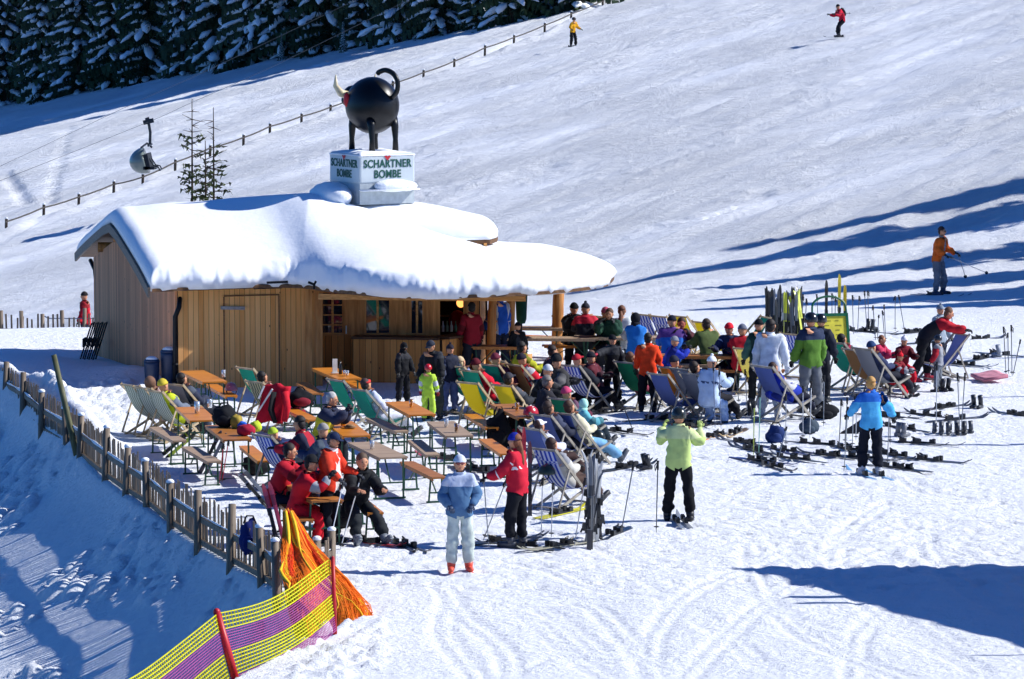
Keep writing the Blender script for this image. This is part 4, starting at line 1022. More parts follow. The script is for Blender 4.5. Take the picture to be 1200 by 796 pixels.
    mb.ell(hc - hup * .018, (.085, .094, .118), 16, 12, HM); mb.ell(hc - hup * .085 + hf * .03, (.055, .055, .045), 10, 8, HM)
    mb.cur = 1
    for q in (1, -1): mb.ell(hc + hf * .083 + side * (.034 * q) + hup * .008, (.014, .012, .009), 6, 4, HM)
    mb.cur = 2; mb.ell(hc + hf * .082 - hup * .066, (.024, .012, .007), 6, 4, HM)
    mb.obj('face', [sk, EYE, LIP], body, True)
    FH = P @ upn; isarm = np.array([regs[q] == 'a' for q in who]); shl = np.array([E[q][0] == 2 and regs[q] == 't' and q > 2 for q in who]); ax = np.abs(P[:, 0])
    wrk = fbm(P[:, 0] * 7 + P[:, 1] * 5 + NPERS * 3.1, P[:, 2] * 13 + P[:, 1] * 4, 3, 5)
    def mask(k):
        if k == 'sleeves': return np.where(isarm, tt - .02, -1)
        if k == 'yoke': return np.where(isarm, FH - .40, FH - .40)
        if k == 'stripe': return np.where(isarm, .05 - np.abs(tt - .25), .028 - np.abs(FH - .33))
        if k == 'panel': return np.where(isarm | shl, -1, .075 - ax)
        if k == 'sides': return np.where(isarm, .2 - tt, ax - .125)
        if k == 'cuff': return np.where(isarm, tt - .55, -1)
        return np.full(len(P), -1.0)
    PB = P.copy(); P = PB + Nn * (wrk * .085)[:, None]
    hem = -.135
    dz_ = np.where((FH < hem) & ~isarm, hem - FH, 0); dz_ = np.where(dz_ < .11, dz_, 0)
    Pk = P; P = P + upn[None] * dz_[:, None]
    jmat = two_tone(jacket, accent[1]) if accent and accent[0] != 'none' else cloth(jacket)
    def jacket_obj(sel):
        o = sub('jacket', sel, .026, [jmat])
        if o and accent and accent[0] != 'none':
            used = sorted({v for i in range(len(faces)) if sel(i) for v in faces[i]}); mk = mask(accent[0])
            a = o.data.attributes.new('mask', 'FLOAT', 'POINT'); a.data.foreach_set('value', np.array([mk[v] for v in used], dtype=np.float32))
        return o
    jacket_obj(lambda i: fc[i] in 'tna' or (fc[i] == 'p' and fh[i] > -.14))
    P = Pk
    sub('trousers', lambda i: fc[i] in 'pl' or (fc[i] == 't' and fh[i] < .02), .008, [cloth(trousers)])
    P = PB; jm = [cloth(jacket), cloth(accent[1] if accent else jacket)]
    bm_ = mat(boots, .45, 0, .1, 8, 0, .5)
    for k in (0, 1):
        shd, elb, wr, fd, hip, kn, an, sd = [q + off if i not in (3, 7) else q for i, q in enumerate(joints[k])]
        fwd = (Matrix.Rotation(R(-90), 3, 'X') @ sd); fwd = Vector((sd.x * 0 + (.12 if k == 0 else -.12), fwd.y, fwd.z)).normalized()
        mb = MB(); lo = an + sd * .07
        mb.tube([an - sd * .04, an + sd * .02, lo - sd * .0], [.074, .07, .06], 10)
        mb.tube([lo - fwd * .085 + sd * .0, lo - fwd * .02, lo + fwd * .08, lo + fwd * .17, lo + fwd * .205], [.05, .06, .056, .048, .03], 10, True, .85)
        mb.tube([lo - fwd * .09 + sd * .045, lo + fwd * .2 + sd * .045], [.042, .042], 6, True, .35)
        mb.obj('boot', bm_, root, True)
        hm = sk if barehand else mat(glove, .6, 0, .1, 9); g = 1.0 if barehand else 1.22
        mb = MB(); x = fd.cross(Vector((0, -.4, 1))).normalized()
        if x.length < .5: x = Vector((1, 0, 0))
        z = x.cross(fd).normalized(); M = Matrix((x, fd, z)).transposed()
        mb.tube([wr - fd * .03, wr + fd * .02], [.036 * g, .03 * g], 8)
        mb.ell(wr + fd * .055, (.038 * g, .052, .019 * g), 10, 8, M)
        for q, (ln, w_) in enumerate(((.058, .0095), (.068, .0105), (.064, .01), (.05, .0085))):
            b_ = wr + fd * .09 + x * ((q - 1.5) * .019 * g); mb.tube([b_, b_ + fd * ln * .5 - z * .008, b_ + fd * ln * .85 - z * (.03), b_ + fd * ln * .8 - z * .048], [w_ * g, w_ * g, w_ * .9 * g, w_ * .7 * g], 6)
        sg = 1 if k == 0 else -1; b_ = wr + fd * .04 - x * (.03 * sg * g)
        mb.tube([b_, b_ + fd * .025 - x * (.024 * sg), b_ + fd * .05 - x * (.026 * sg) - z * .012], [.013 * g, .012 * g, .009 * g], 6)
        mb.obj('hand' if barehand else 'glove', hm, body if barehand else root, True)
    # head wear and hair
    kind, hcol = head; hm_ = cloth(hcol)
    if hair:
        mb = MB(); hrm = mat(hair[1], .7, 0, .25, 14, .3)
        mb.ell(hc - hf * .03 + hup * .022, (.098, .102, .114), 16, 10, HM, .05, 1)
        mb.ell(hc - hf * .045 - hup * .02, (.09, .072, .095), 14, 8, HM)
        if hair[0] == 'long':
            mb.tube([hc - hf * .05 - hup * .02, hc - hf * .075 - hup * .14, nb + off - hf * .10 - up * .10, nb + off - hf * .12 - up * .2], [.085, .085, .07, .03], 10, True, .6)
        mb.obj('hair', hrm, root, True)
    if kind == 'beanie':
        mb = MB(); mb.ell(hc + hup * .02 - hf * .008, (.104, .112, .128), 16, 8, HM, .05, 1); mb.tube([hc + hup * .022, hc + hup * .055], [.106, .108], 16); mb.obj('beanie', hm_, root, True)
    elif kind == 'bobble':
        mb = MB(); mb.ell(hc + hup * .02 - hf * .008, (.104, .112, .128), 16, 8, HM, .05, 1); mb.ell(hc + hup * .16, .035, 8, 6); mb.obj('bobble_hat', hm_, root, True)
    elif kind == 'cap':
        mb = MB(); mb.ell(hc + hup * .025 - hf * .006, (.102, .112, .115), 16, 8, HM, .05, 1); mb.ell(hc + hup * .035 + hf * .115, (.075, .07, .014), 12, 6, HM); mb.obj('cap', hm_, root, True)
    elif kind == 'helmet':
        mb = MB(); mb.ell(hc + hup * .018 - hf * .012, (.126, .14, .142), 18, 10, HM, -.32, 1, lambda d: 1 + .03 * abs(math.sin(3 * d.x))); mb.bar(hc + hf * .11 + hup * .055 - side * .07, hc + hf * .11 + hup * .055 + side * .07, .03, .03); mb.obj('helmet', mat(hcol, .25, 0, .1, 6, 0, .6), root, True)
    elif kind == 'hood':
        mb = MB(); mb.ell(hc - hf * .02, (.118, .122, .142), 16, 10, HM, -.7, 1); mb.tube([nb + off - hf * .02, hc - hup * .09 - hf * .02], [.115, .11], 12); mb.obj('hood', hm_, root, True)
    elif kind == 'band':
        mb = MB(); mb.tube([hc + hup * .03, hc + hup * .07], [.104, .103], 16); mb.obj('headband', hm_, root, True)
    if eyes:
        mb = MB()
        if eyes[0] == 'goggles': mb.ell(hc + hf * .075 + hup * .012, (.078, .035, .036), 14, 8, HM)
        elif eyes[0] == 'goggles_up': mb.ell(hc + hf * .09 + hup * .075, (.08, .045, .036), 14, 8, HM)
        else:
            for q in (1, -1): mb.ell(hc + hf * .093 + side * (.033 * q) + hup * .008, (.031, .01, .021), 8, 6, HM)
            mb.bar(hc + hf * .098 - side * .01 + hup * .012, hc + hf * .098 + side * .01 + hup * .012, .008, .008)
            for q in (1, -1): mb.bar(hc + hf * .09 + side * (.062 * q) + hup * .012, hc + side * (.09 * q) + hup * .012, .006, .008)
        mb.obj('goggles' if 'gog' in eyes[0] else 'sunglasses', mat(eyes[1], .15, 0, .05, 5, 0, .8), root, True)
    if pose != 'zz':
        mb = MB(); c = nb + off - up * .005; mb.tube([c - up * .03, c + up * .035], [.094, .082], 14, False); mb.obj('collar', jm[1] if accent and accent[0] == 'yoke' else jm[0], root, True)
    if pack:
        mb = MB(); c = chest + off - up * .02 + Vector((0, math.cos(lean), math.sin(lean))) * .2
        M = Matrix.Rotation(lean, 3, 'X'); mb.ell(c, (.16, .11, .24), 14, 10, M, -1, 1, lambda d: 1 + .12 * abs(d.x * d.z)); mb.ell(c + Vector((0, .07, -.06)), (.11, .07, .11), 12, 8, M)
        for q in (1, -1): mb.tube([c + Vector((.1 * q, -.02, .2)), chest + off + Vector((.11 * q, -.05, .17)), chest + off + Vector((.12 * q, -.165, .02)), c + Vector((.12 * q, -.03, -.18))], .016, 6)
        mb.obj('backpack', cloth(pack), root, True)
    bpy.data.meshes.remove(me)
    def world(v): return Matrix.Translation(root.location) @ Matrix.Rotation(R(heading), 4, 'Z') @ Vector(v) * 1 if False else root.location + (Matrix.Rotation(R(heading), 3, 'Z') @ (Vector(v) * s_))
    root_info = dict(hand=[world(joints[k][2] + joints[k][3] * .08 + off) for k in (0, 1)], foot=[world(joints[k][6] + off) for k in (0, 1)], s=s_, root=root)
    return root_info

# ================================================================ skis and poles
def ski_mesh(L=1.62, w=.085, twin=False):
    mb = MB(); P = []
    n = 26
    for i in range(n + 1):
        t = i / n; x = -L * .47 + L * t; tip = max(0, (t - .86) / .14); tail = max(0, (.05 - t) / .05)
        wd = w * (1 - .28 * math.sin(math.pi * min(max(t, .05), .95))) * (1 - .75 * tip ** 2.2) * (1 - .25 * tail); z = .012 + .075 * tip ** 1.8 + (.05 * tail if twin else 0) + .004
        P.append([(x, -wd / 2, z), (x, 0, z + .003), (x, wd / 2, z)])
    mb.slab(P, (0, 0, -.011)); return mb
def binding_mb():
    mb = MB(); mb.box((-.02, 0, .03), (.5, .055, .022)); mb.box((.17, 0, .062), (.11, .068, .06)); mb.box((.2, 0, .095), (.06, .05, .02)); mb.box((-.17, 0, .066), (.13, .066, .066)); mb.tube([(-.2, 0, .1), (-.27, 0, .12)], .015, 6)
    return mb
SKI_ME = {}
def add_ski(root, col, M, binding=True, L=1.62):
    """one ski (with binding as sub-part) under root; M places it"""
    key = (col, round(L, 2))
    if key not in SKI_ME:
        SKI_ME[key] = ski_mesh(L).mesh('ski', ski_mat(col))
    if 'b' not in SKI_ME: SKI_ME['b'] = binding_mb().mesh('binding', mat('#1a1c20', .4, .1))
    o = link('ski', SKI_ME[key], root); o.matrix_local = M
    if binding: link('binding', SKI_ME['b'], o)
    return o
def ski_mat(col):
    if isinstance(col, str): return mat(col, .28, 0, .05, 4, 0, .6)
    k = ('ski',) + tuple(col)
    if k in MATS: return MATS[k]
    m, nt, b = newmat('two-tone ski'); tc = N(nt, 'ShaderNodeTexCoord'); sp = N(nt, 'ShaderNodeSeparateXYZ'); nt.links.new(tc.outputs['Object'], sp.inputs[0])
    r = nt.nodes.new('ShaderNodeMapRange'); r.inputs['From Min'].default_value = -.8; r.inputs['From Max'].default_value = .9; nt.links.new(sp.outputs['X'], r.inputs['Value'])
    cr = ramp(nt, r.outputs[0], [(0, col[1]), (.3, col[0]), (.62, col[1]), (.72, col[0])]); cr.color_ramp.interpolation = 'CONSTANT'
    nt.links.new(cr.outputs[0], b.inputs['Base Color']); b.inputs['Roughness'].default_value = .28; MATS[k] = m; return m
def ski_pair(label, loc, col, rotz, mode='flat', tilt=6, gap=.12, group='skis lying on the snow', L=1.62, splay=0, tilt_dir=0):
    t = thing('ski_pair', label, 'skis', loc, R(rotz), group)
    for s in (-1, 1):
        if mode == 'flat': M = Matrix.Translation((s * .06 * splay, s * gap / 2, 0)) @ Matrix.Rotation(R(s * splay * 2), 4, 'Z')
        else:
            M = Matrix.Rotation(R(tilt_dir), 4, 'Z') @ Matrix.Rotation(R(tilt), 4, 'Y') @ Matrix.Translation((s * .022 if mode == 'up' else 0, 0, L * .47 - .14)) @ Matrix.Rotation(R(-90), 4, 'Y') @ (Matrix.Rotation(R(180), 4, 'X') if s > 0 else Matrix.Identity(4))
        add_ski(t, col, M, True, L)
    return t
POLE_ME = {}
def pole(label, a, b, col='#9aa0a6', grip='#15161a', group='ski poles stuck in the snow', L=None):
    """ski pole from tip a to grip end b"""
    a, b = Vector(a), Vector(b); d = b - a; L = d.length
    t = thing('ski_pole', label, 'ski pole', a, 0, group); t.rotation_mode = 'QUATERNION'; t.rotation_quaternion = d.to_track_quat('Z', 'Y')
    k = (col, grip)
    if k not in POLE_ME:
        s = MB(); s.tube([(0, 0, 0), (0, 0, .08), (0, 0, .9), (0, 0, 1.0)], [.004, .0085, .0105, .0105], 6)
        g = MB(); g.tube([(0, 0, .985), (0, 0, 1.02), (0, 0, 1.1), (0, 0, 1.13)], [.017, .021, .019, .024], 8); g.tube([(0, .0, 1.12), (.05, .01, 1.05), (.045, .0, .96), (.01, 0, 1.08)], .008, 4)
        bk = MB(); bk.ell((0, 0, .09), (.05, .05, .012), 10, 4)
        POLE_ME[k] = (s.mesh('shaft', mat(col, .3, .5)), g.mesh('grip', mat(grip, .6)), bk.mesh('basket', mat('#1c1d21', .6)))
    for nm, me_ in zip(('shaft', 'grip', 'basket'), POLE_ME[k]): link(nm, me_, t)
    t.scale = (1, 1, L / 1.13); return t
def boots_pair(label, loc, rotz, col='#2a2d33', s_=.85, group='empty ski boots on the snow'):
    t = thing('ski_boots', label, 'ski boots', loc, R(rotz), group); t.scale = (s_,) * 3
    for s in (-1, 1):
        mb = MB(); y = s * .09
        mb.tube([(-.02, y, .08), (0, y, .2), (.03, y, .33)], [.06, .06, .066], 10); mb.tube([(-.1, y, .05), (0, y, .06), (.12, y, .055), (.19, y, .05)], [.05, .058, .052, .04], 10)
        mb.obj('boot', mat(col, .35, 0, .1, 8, 0, .5), t, True)
    return t

# ================================================================ beer tables, benches, deck chairs
TOP_O = grain('varnished orange tabletop', '#d98a2e', '#b3661a', (26, 2, 20), .4); TOP_G = grain('weathered grey tabletop', '#b49a80', '#8d765f', (26, 2, 20), .6); TOP_B = grain('brown tabletop', '#b9783a', '#8b5526', (26, 2, 20), .45)
TOPS = dict(o=TOP_O, g=TOP_G, b=TOP_B); GREENST = mat('#1f4a38', .5, .2)
TB = {}
def table(label, far, near, top='o', bench=False, ang=None, L=2.2, group=None):
    h = .48 if bench else .77; wd = .26 if bench else .52
    c = (at_h(*far, h) + at_h(*near, h)) / 2; d = at_h(*near, h) - at_h(*far, h)
    a = ang if ang is not None else -76 + random.uniform(-4, 4)
    t = thing('bench' if bench else 'beer_table', label, 'bench' if bench else 'table', (c.x, c.y, 0), R(a), group or ('folding benches on the terrace' if bench else 'folding tables on the terrace'))
    k = (top, bench, L)
    if k not in TB:
        mb = MB()
        for q in ((-1, 1) if bench is None else (0,)): mb.box((0, 0, h - .014), (L, wd, .028))
        mb.box((0, wd / 2 - .02, h - .045), (L - .1, .03, .04)); mb.box((0, -wd / 2 + .02, h - .045), (L - .1, .03, .04))
        fr = MB(); y = wd / 2 - .03; x = .0
        for s in (-1, 1): fr.bar((0, s * y, h - .04), (.06, s * (y + .02), 0), .028, .028)
        fr.bar((0, -y, h * .38), (0, y, h * .38), .025, .025); fr.bar((0.02, -y, h - .05), (.02, y, h - .05), .025, .025); fr.bar((.06, -y - .06, .015), (.06, y + .06, .015), .03, .03)
        fr.bar((0, 0, h * .38), (.42, 0, h - .05), .02, .02)
        TB[k] = (mb.mesh('seat_board' if bench else 'tabletop', TOPS[top]), fr.mesh('leg_frame', GREENST))
    link('seat_board' if bench else 'tabletop', TB[k][0], t)
    for s in (-1, 1):
        o = link('leg_frame', TB[k][1], t); o.location = (-s * L * .40 * -1 * -1, 0, 0) if s > 0 else (L * .40, 0, 0); o.rotation_euler = (0, 0, 0 if s > 0 else math.pi)
    return t
DC = {}
WOODF = grain('pale beech frame', '#c8b493', '#9c8767', (6, 6, 6)); WOODG = grain('grey beech frame', '#a9a296', '#7d776c', (6, 6, 6))
def canvas(c):
    if isinstance(c, tuple): return stripes(*c)
    k = ('canvas', c)
    if k in MATS: return MATS[k]
    m, nt, b = newmat('canvas'); b.inputs['Base Color'].default_value = (*lin(c), 1); b.inputs['Roughness'].default_value = .85
    tr = N(nt, 'ShaderNodeBsdfTranslucent'); tr.inputs['Color'].default_value = (*lin(c), 1); ms = N(nt, 'ShaderNodeMixShader'); ms.inputs[0].default_value = .35
    nt.links.new(b.outputs[0], ms.inputs[1]); nt.links.new(tr.outputs[0], ms.inputs[2]); nt.links.new(ms.outputs[0], nt.nodes['Material Output'].inputs['Surface']); MATS[k] = m; return m
TEAL = '#12a088'; YELC = '#e6d51f'; BLUEW = ('#2a45b0', '#dfe4ee', 5); GRYS = ('#7c8c7d', '#c9cdc2', 7); BEIGS = ('#d5c9a3', '#5b6f5c', 6); GREYC = '#8c8f98'; NAVY = '#5566a0'; ORGC = '#e08a2a'; BROWN = '#94744d'
def deck_chair(label, px, py, fabric, heading=42, frame=None, s=1.0, occupant=False, folded=False):
    """px, py: where the middle of the top bar is seen"""
    P = at_h(px, py, 1.0 * s); h = R(heading); c = Vector((P.x + .5 * s * math.cos(h), P.y + .5 * s * math.sin(h), 0))
    t = thing('deck_chair', label, 'deck chair', c, h, 'wooden deck chairs facing the sun'); t.scale = (s, s, s)
    if 'f' not in DC:
        A, B, S = MB(), MB(), MB(); w_ = .29
        for q in (-1, 1): A.bar((.48, q * w_, .0), (-.52, q * w_, 1.03), .028, .045); B.bar((-.46, q * (w_ - .04), .0), (.55, q * (w_ - .04), .43), .028, .04); S.bar((-.2, q * (w_ + .03), .68), (-.47, q * (w_ + .03), .04), .022, .03)
        A.bar((-.5, -w_, 1.0), (-.5, w_, 1.0), .035, .035); A.bar((.42, -w_, .06), (.42, w_, .06), .03, .03)
        B.bar((.53, -w_ + .04, .42), (.53, w_ - .04, .42), .035, .035); B.bar((-.38, -w_ + .04, .035), (-.38, w_ - .04, .035), .03, .03); S.bar((-.46, -w_ - .03, .05), (-.46, w_ + .03, .05), .025, .025)
        DC['f'] = (A, B, S)
    fm = frame or WOODF
    if fm.name not in DC: DC[fm.name] = (DC['f'][0].mesh('back_frame', fm), DC['f'][1].mesh('seat_frame', fm), DC['f'][2].mesh('strut', fm))
    for nm, me_ in zip(('back_frame', 'seat_frame', 'strut'), DC[fm.name]): link(nm, me_, t)
    if fabric is not None:
        if fabric not in DC:
            pts = smooth_poly([Vector(p) for p in ((-.5, 0, 1.01), (-.37, 0, .75), (-.2, 0, .50), (.02, 0, .345), (.28, 0, .34), (.53, 0, .43))], 4); mb = MB()
            n_ = 10
            mb.slab([[(p.x, -.235 + .47 * j / n_, p.z - .03 * math.sin(math.pi * j / n_) * math.sin(math.pi * i / (len(pts) - 1))) for j in range(n_ + 1)] for i, p in enumerate(pts)], (.003, 0, -.006)); DC[fabric] = mb.mesh('sling', canvas(fabric), True)
        link('sling', DC[fabric], t)
    return t
def in_chair(ch, label, H, **kw):
    s = ch.scale.x; h = ch.rotation_euler.z; p = ch.location + Vector((math.cos(h) * .08, math.sin(h) * .08, 0)) * s
    kw.setdefault('pose', 'recline'); pose = kw.pop('pose')
    return person(label, p, H, math.degrees(h) + 90, pose, seat=.36 * s, **kw)
def on_seat(px, py, H, seat=.48, head_h=None):
    """root for a seated figure whose head top is seen at px, py"""
    return (lambda p: Vector((p.x, p.y, 0)))(at_h(px, py, head_h if head_h else seat + .86 * H / 1.74))
def standing(px, foot, top=None, H=None):
    p = at_h(px, foot); return p, (H if H else (foot - top) / scl(p.y) * .985)
# ================================================================ tables and benches (pixel survey of the two short edges)
table('orange beer table closest to the shed wall with a snowy far end', (224.5, 433.7), (252, 448))
table('orange beer table with a glass carafe in front of the three reclined striped chairs', (217.4, 478), (242.3, 491.4))
table('brown beer table piled with bags, hats and gloves', (252, 499), (283, 514), 'b')
table('brown beer table where the two red-coated people eat', (350, 566), (383, 586), 'b')
table('orange beer table with a glass of beer before the grey-haired man', (394.6, 494.5), (420, 510))
table('bare grey beer table left of the woman in steel blue', (426, 518.7), (459, 535), 'g')
table('empty orange beer table in front of the child in lime', (469, 472), (492.6, 484.4))
table('bare grey beer table in the middle of the terrace with orange benches around it', (511.5, 494), (543.5, 510.4), 'g')
table('orange table with a menu holder and bottles against the hut corner', (380, 432.3), (408.5, 442.4))
table('brown beer table with a red helmet, right of the yellow deck chair', (592, 475), (620, 487), 'b')
bn = lambda lab, f, n, top='o', **k: table(lab, f, n, top, True, **k)
bn('orange bench carrying a pink-patterned helmet by the shed', (246, 449), (273, 465))
bn('grey bench in shade left of the carafe table', (187, 501), (206, 515.6), 'g')
bn('grey bench with dark skis propped on it', (225, 523), (247, 541), 'g')
bn('orange bench with a black bag beside the bag-laden table', (290, 525), (308, 537))
bn('grey-brown bench between the two bare grey tables', (484, 517), (509, 531.5), 'g')
bn('orange bench left behind the woman in steel blue', (480.6, 542), (510.7, 558), 'b')
bn('grey bench beside the occupied white-clad deck chair', (445, 492), (461.7, 503), 'g')
bn('orange bench right behind the blue-capped skier in red', (571, 515), (592, 531))
bn('orange bench with the man in black sitting on its far end', (413, 580), (441, 600))
bn('brown bench leaning snowy against the shed wall', (352, 449), (374, 460), 'b')
bn('orange bench beside the hut corner table', (405, 446), (428, 453))
bn('orange bench behind the grey-haired man in yellow', (343, 479), (362, 490))
bn('short-looking orange bench under the yellow deck chair', (556, 489), (572, 497))
bn('orange bench under the eating people in red', (331, 590), (360, 606), 'b')
table('long beer table of the guests in the white and blue jackets', (690, 394), (768, 395), 'g', ang=-3)
table('beer table beside the log post where the guest in the black hat sits', (612, 395), (676, 396), 'g', ang=-3)
table('beer table of the people around the red-hatted guest', (792, 416), (850, 416), 'b', ang=-4)
table('standing table between the two thin log posts', (563, 405), (600, 405.5), 'b', ang=-4, L=1.1)
table('beer table far under the hut roof in front of the open snow', (592, 382), (630, 384), 'g', ang=-8)
bn('bench of the guest with the red and black back', (668, 404), (714, 405), ang=-3)
bn('bench of the guests in white and blue', (722, 405), (764, 406), ang=-3)
bn('bench of the guest in the red coat and grey hat', (842, 432.5), (882, 433.5), 'b', ang=-4)
bn('bench below the beer table of the red-hatted guest', (797, 427), (838, 427), 'g', ang=-4)
bn('light bench behind the table far under the roof', (628, 392), (655, 396), ang=-20)

# ================================================================ deck chairs
dc = deck_chair
L1 = dc('grey-green striped deck chair farthest left, its back rising behind two sunbathers', 153, 452, GRYS, 44, WOODF)
L2 = dc('grey-green striped deck chair of the sunbather with the fur-trimmed hood', 167, 455, GRYS, 44, WOODF)
L3 = dc('grey-green striped deck chair of the sunbather in acid yellow', 181, 459, GRYS, 40, WOODF)
L4 = dc('grey canvas deck chair of the dark-haired sleeper behind the carafe table', 204, 451, GREYC, 44, WOODF)
G1 = dc('teal deck chair in front of the shed door', 287, 432, TEAL, 42, WOODF)
G2 = dc('cream and green striped deck chair of the dark-haired guest by the shed', 298, 448, BEIGS, 42, WOODF)
G3 = dc('empty teal deck chair beside the hut corner table', 393, 446, TEAL, 38, WOODG)
G4 = dc('teal deck chair of the guest in white with a red headband', 419, 457, TEAL, 38, WOODG)
S1 = dc('blue striped deck chair behind the two red-coated eaters', 307, 511, BLUEW, 40, WOODG)
T1 = dc('teal deck chair of the fair-haired guest beside the child in lime', 532, 430, TEAL, 48, WOODF)
T2 = dc('teal deck chair behind the upper edge of the yellow one', 550, 435, TEAL, 46, WOODF)
Y1 = dc('bright yellow deck chair in the middle of the terrace', 548, 449, YELC, 48, WOODF)
Y2 = dc('yellow deck chair half hidden behind the guest in the red jacket', 588, 452, YELC, 46, WOODF)
W1 = dc('pale wooden deck chair of the guest in the yellow-green jacket', 583, 423, '#b9b06a', 34, WOODF)
R1 = dc('wooden deck chair of the guest in the crimson jacket', 602, 428, BROWN, 34, WOODF)
B1 = dc('blue and white striped deck chair standing alone right of the dark group', 668, 429, BLUEW, 44, WOODG)
F1 = dc('blue and white striped deck chair with a helmet hung on its back', 636, 527, BLUEW, 46, WOODG, 1.05)
F2 = dc('grey-blue deck chair of the man in sunglasses', 634, 487, NAVY, 42, WOODG)
F3 = dc('blue-grey deck chair of the woman in the cream top', 658, 485, NAVY, 42, WOODG)
F4 = dc('green deck chair behind the woman in the pink hat', 655, 468, '#0f8a63', 46, WOODG)
F5 = dc('grey-framed deck chair of the child in the white cap', 621, 503, NAVY, 42, WOODG)
M1 = dc('green deck chair between the teenagers in black and orange', 731, 425, '#0f8a63', 44, WOODG)
M2 = dc('slate blue deck chair right of the teenager in orange', 771, 439, NAVY, 44, WOODG)
M3 = dc('orange canvas deck chair right of the teenager in orange', 782, 431, ORGC, 42, WOODG)
M4 = dc('grey deck chair packed close behind the orange canvas one', 796, 433, GREYC, 40, WOODG)
M5 = dc('dull grey deck chair left of the guest in pale blue', 806, 438, GREYC, 40, WOODG)
P1 = dc('pale yellow deck chair beside the guest in the red coat', 874, 409, '#f0e685', 62, WOODF)
K1 = dc('small teal deck chair behind the man in white', 897, 372, TEAL, 200, WOODF)
K2 = dc('blue and white striped deck chair between the men in white and green', 925, 392, BLUEW, 44, WOODF)
Q1 = dc('large teal deck chair below the menu board', 978, 402, TEAL, 40, WOODG, 1.05)
Q2 = dc('brown canvas deck chair right of the large teal one', 998, 410, BROWN, 40, WOODG)
Q3 = dc('grey deck chair of the three children in red', 1010, 409, GREYC, 36, WOODG, 1.1)
Q4 = dc('pale blue deck chair being carried by the bending adult', 1127, 392, '#8fa0cf', 208, WOODG)
Z1 = dc('grey-framed deck chair draped with a blue jacket before the man in white', 893, 430, NAVY, 38, WOODG, 1.15)
U1 = dc('blue and white striped deck chair in the back row behind the guest in blue', 752, 369, BLUEW, 44, WOODF)
U2 = dc('blue and white striped deck chair at the right end of the back row', 771, 371, BLUEW, 44, WOODF)
U3 = dc('yellow deck chair behind the ruddy-faced guest', 795, 371, YELC, 44, WOODF)
U4 = dc('yellow deck chair behind the guest in olive', 822, 378, YELC, 44, WOODF)
U5 = dc('grey striped deck chair behind the guest in the pink hat', 700, 371, GRYS, 44, WOODF)

# ================================================================ people
ps = person
def st(label, px, foot, top=None, H=None, heading=0, pose='stand', **k):
    p, h = standing(px, foot, top, H); return ps(label, p, h, heading, pose, **k)
def se(label, px, py, H, heading, pose='sit', seat=.48, **k): return ps(label, on_seat(px, py, H, seat), H, heading, pose, seat=seat, **k)
# --- standing in the foreground
w1 = st('woman in a steel blue jacket and pale trousers with hands behind her, facing the camera', 539, 669, 540, heading=6, pose='pockets', jacket='#4f7398', accent=('yoke', '#b9c4d8'), trousers='#b9c4bd', boots='#d8503a', head=('beanie', '#cfd6e2'), eyes=('goggles', '#7a2a26'), hair=('long', '#2c1d18'), female=True, glove='#2a3c58', bulk=1.05)
r1 = st('skier in a crimson jacket and royal blue cap leaning on poles', 607, 640, 514, heading=246, pose='poles', jacket='#c01731', accent=('stripe', '#e8e0e2'), trousers='#14161d', head=('beanie', '#1e2f9e'), hair=('long', '#7c4a30'), glove='#15161a', boots='#3a3d46', over=dict(sh=(30, 14), el=(40, 34), yaw=0), female=True)
g1 = st('woman in a lime checked jacket and black helmet seen from behind with raised arms', 795, 610, 485, heading=176, pose='photo', jacket='#b9cf7e', trousers='#101217', boots='#16181d', head=('helmet', '#1f2422'), accent=('yoke', '#c9d69a'), glove='#aebf6e', female=True)
b1 = st('fair-haired person in a light blue jacket seen from behind holding ski poles', 1020, 556, 447, heading=186, pose='poles', jacket='#4aa7dd', accent=('yoke', '#1f66c4'), trousers='#0f1422', boots='#b8bcc4', head=('none', '#000'), hair=('short', '#b58a4e'), glove='#1b1d22', over=dict(sh=(26, 10), ab=(24, 40), el=(30, 24)))
o1 = st('man in an orange-red jacket with a dark blue cap standing at the fence end', 387, 636, 512, heading=64, pose='stand', jacket='#d83a20', accent=('panel', '#d9d4cf'), trousers='#12151f', boots='#1c2028', head=('cap', '#1f2b4a'), hair=('short', '#4a4a4a'), glove='#1d2230', over=dict(el=(48, 44), sh=(22, 20), pitch=14))
k1 = st('teenager in black with one arm stretched out to the right', 717, 477, 397, heading=20, pose='reach', jacket='#0f1116', trousers='#101218', head=('beanie', '#14161c'), hair=('short', '#1a1411'), glove='#b5233c')
k2 = st('teenager in a bright orange jacket seen from behind', 759, 483, 395, heading=172, pose='stand', jacket='#e8431c', trousers='#16151c', boots='#1a1b22', head=('none', '#0'), hair=('short', '#2a201a'), accent=('none', '#000'), bulk=1.06)
wh = st('man in a white ski suit seen from behind', 902, 489, 380, heading=170, pose='stand', jacket='#d3d9df', trousers='#c6ccd2', boots='#c9ccd2', head=('none', '#0'), hair=('short', '#221a16'), glove='#c9ced6', bulk=1.08)
gr = st('man in a green jacket with a black cap seen from behind', 950, 484, 374, heading=200, pose='stand', jacket='#567f2c', accent=('yoke', '#26324e'), trousers='#6c7076', boots='#2a2c32', head=('helmet', '#17181c'), glove='#1b1c20')
st('small dark-jacketed person behind the man in white', 889, 474, H=1.66, heading=190, jacket='#1d3a33', trousers='#15171c', head=('beanie', '#17181c'))
st('person in a black helmet close beside the man in green', 961, 472, H=1.72, heading=160, jacket='#202430', trousers='#1b1d24', head=('helmet', '#15171b'))
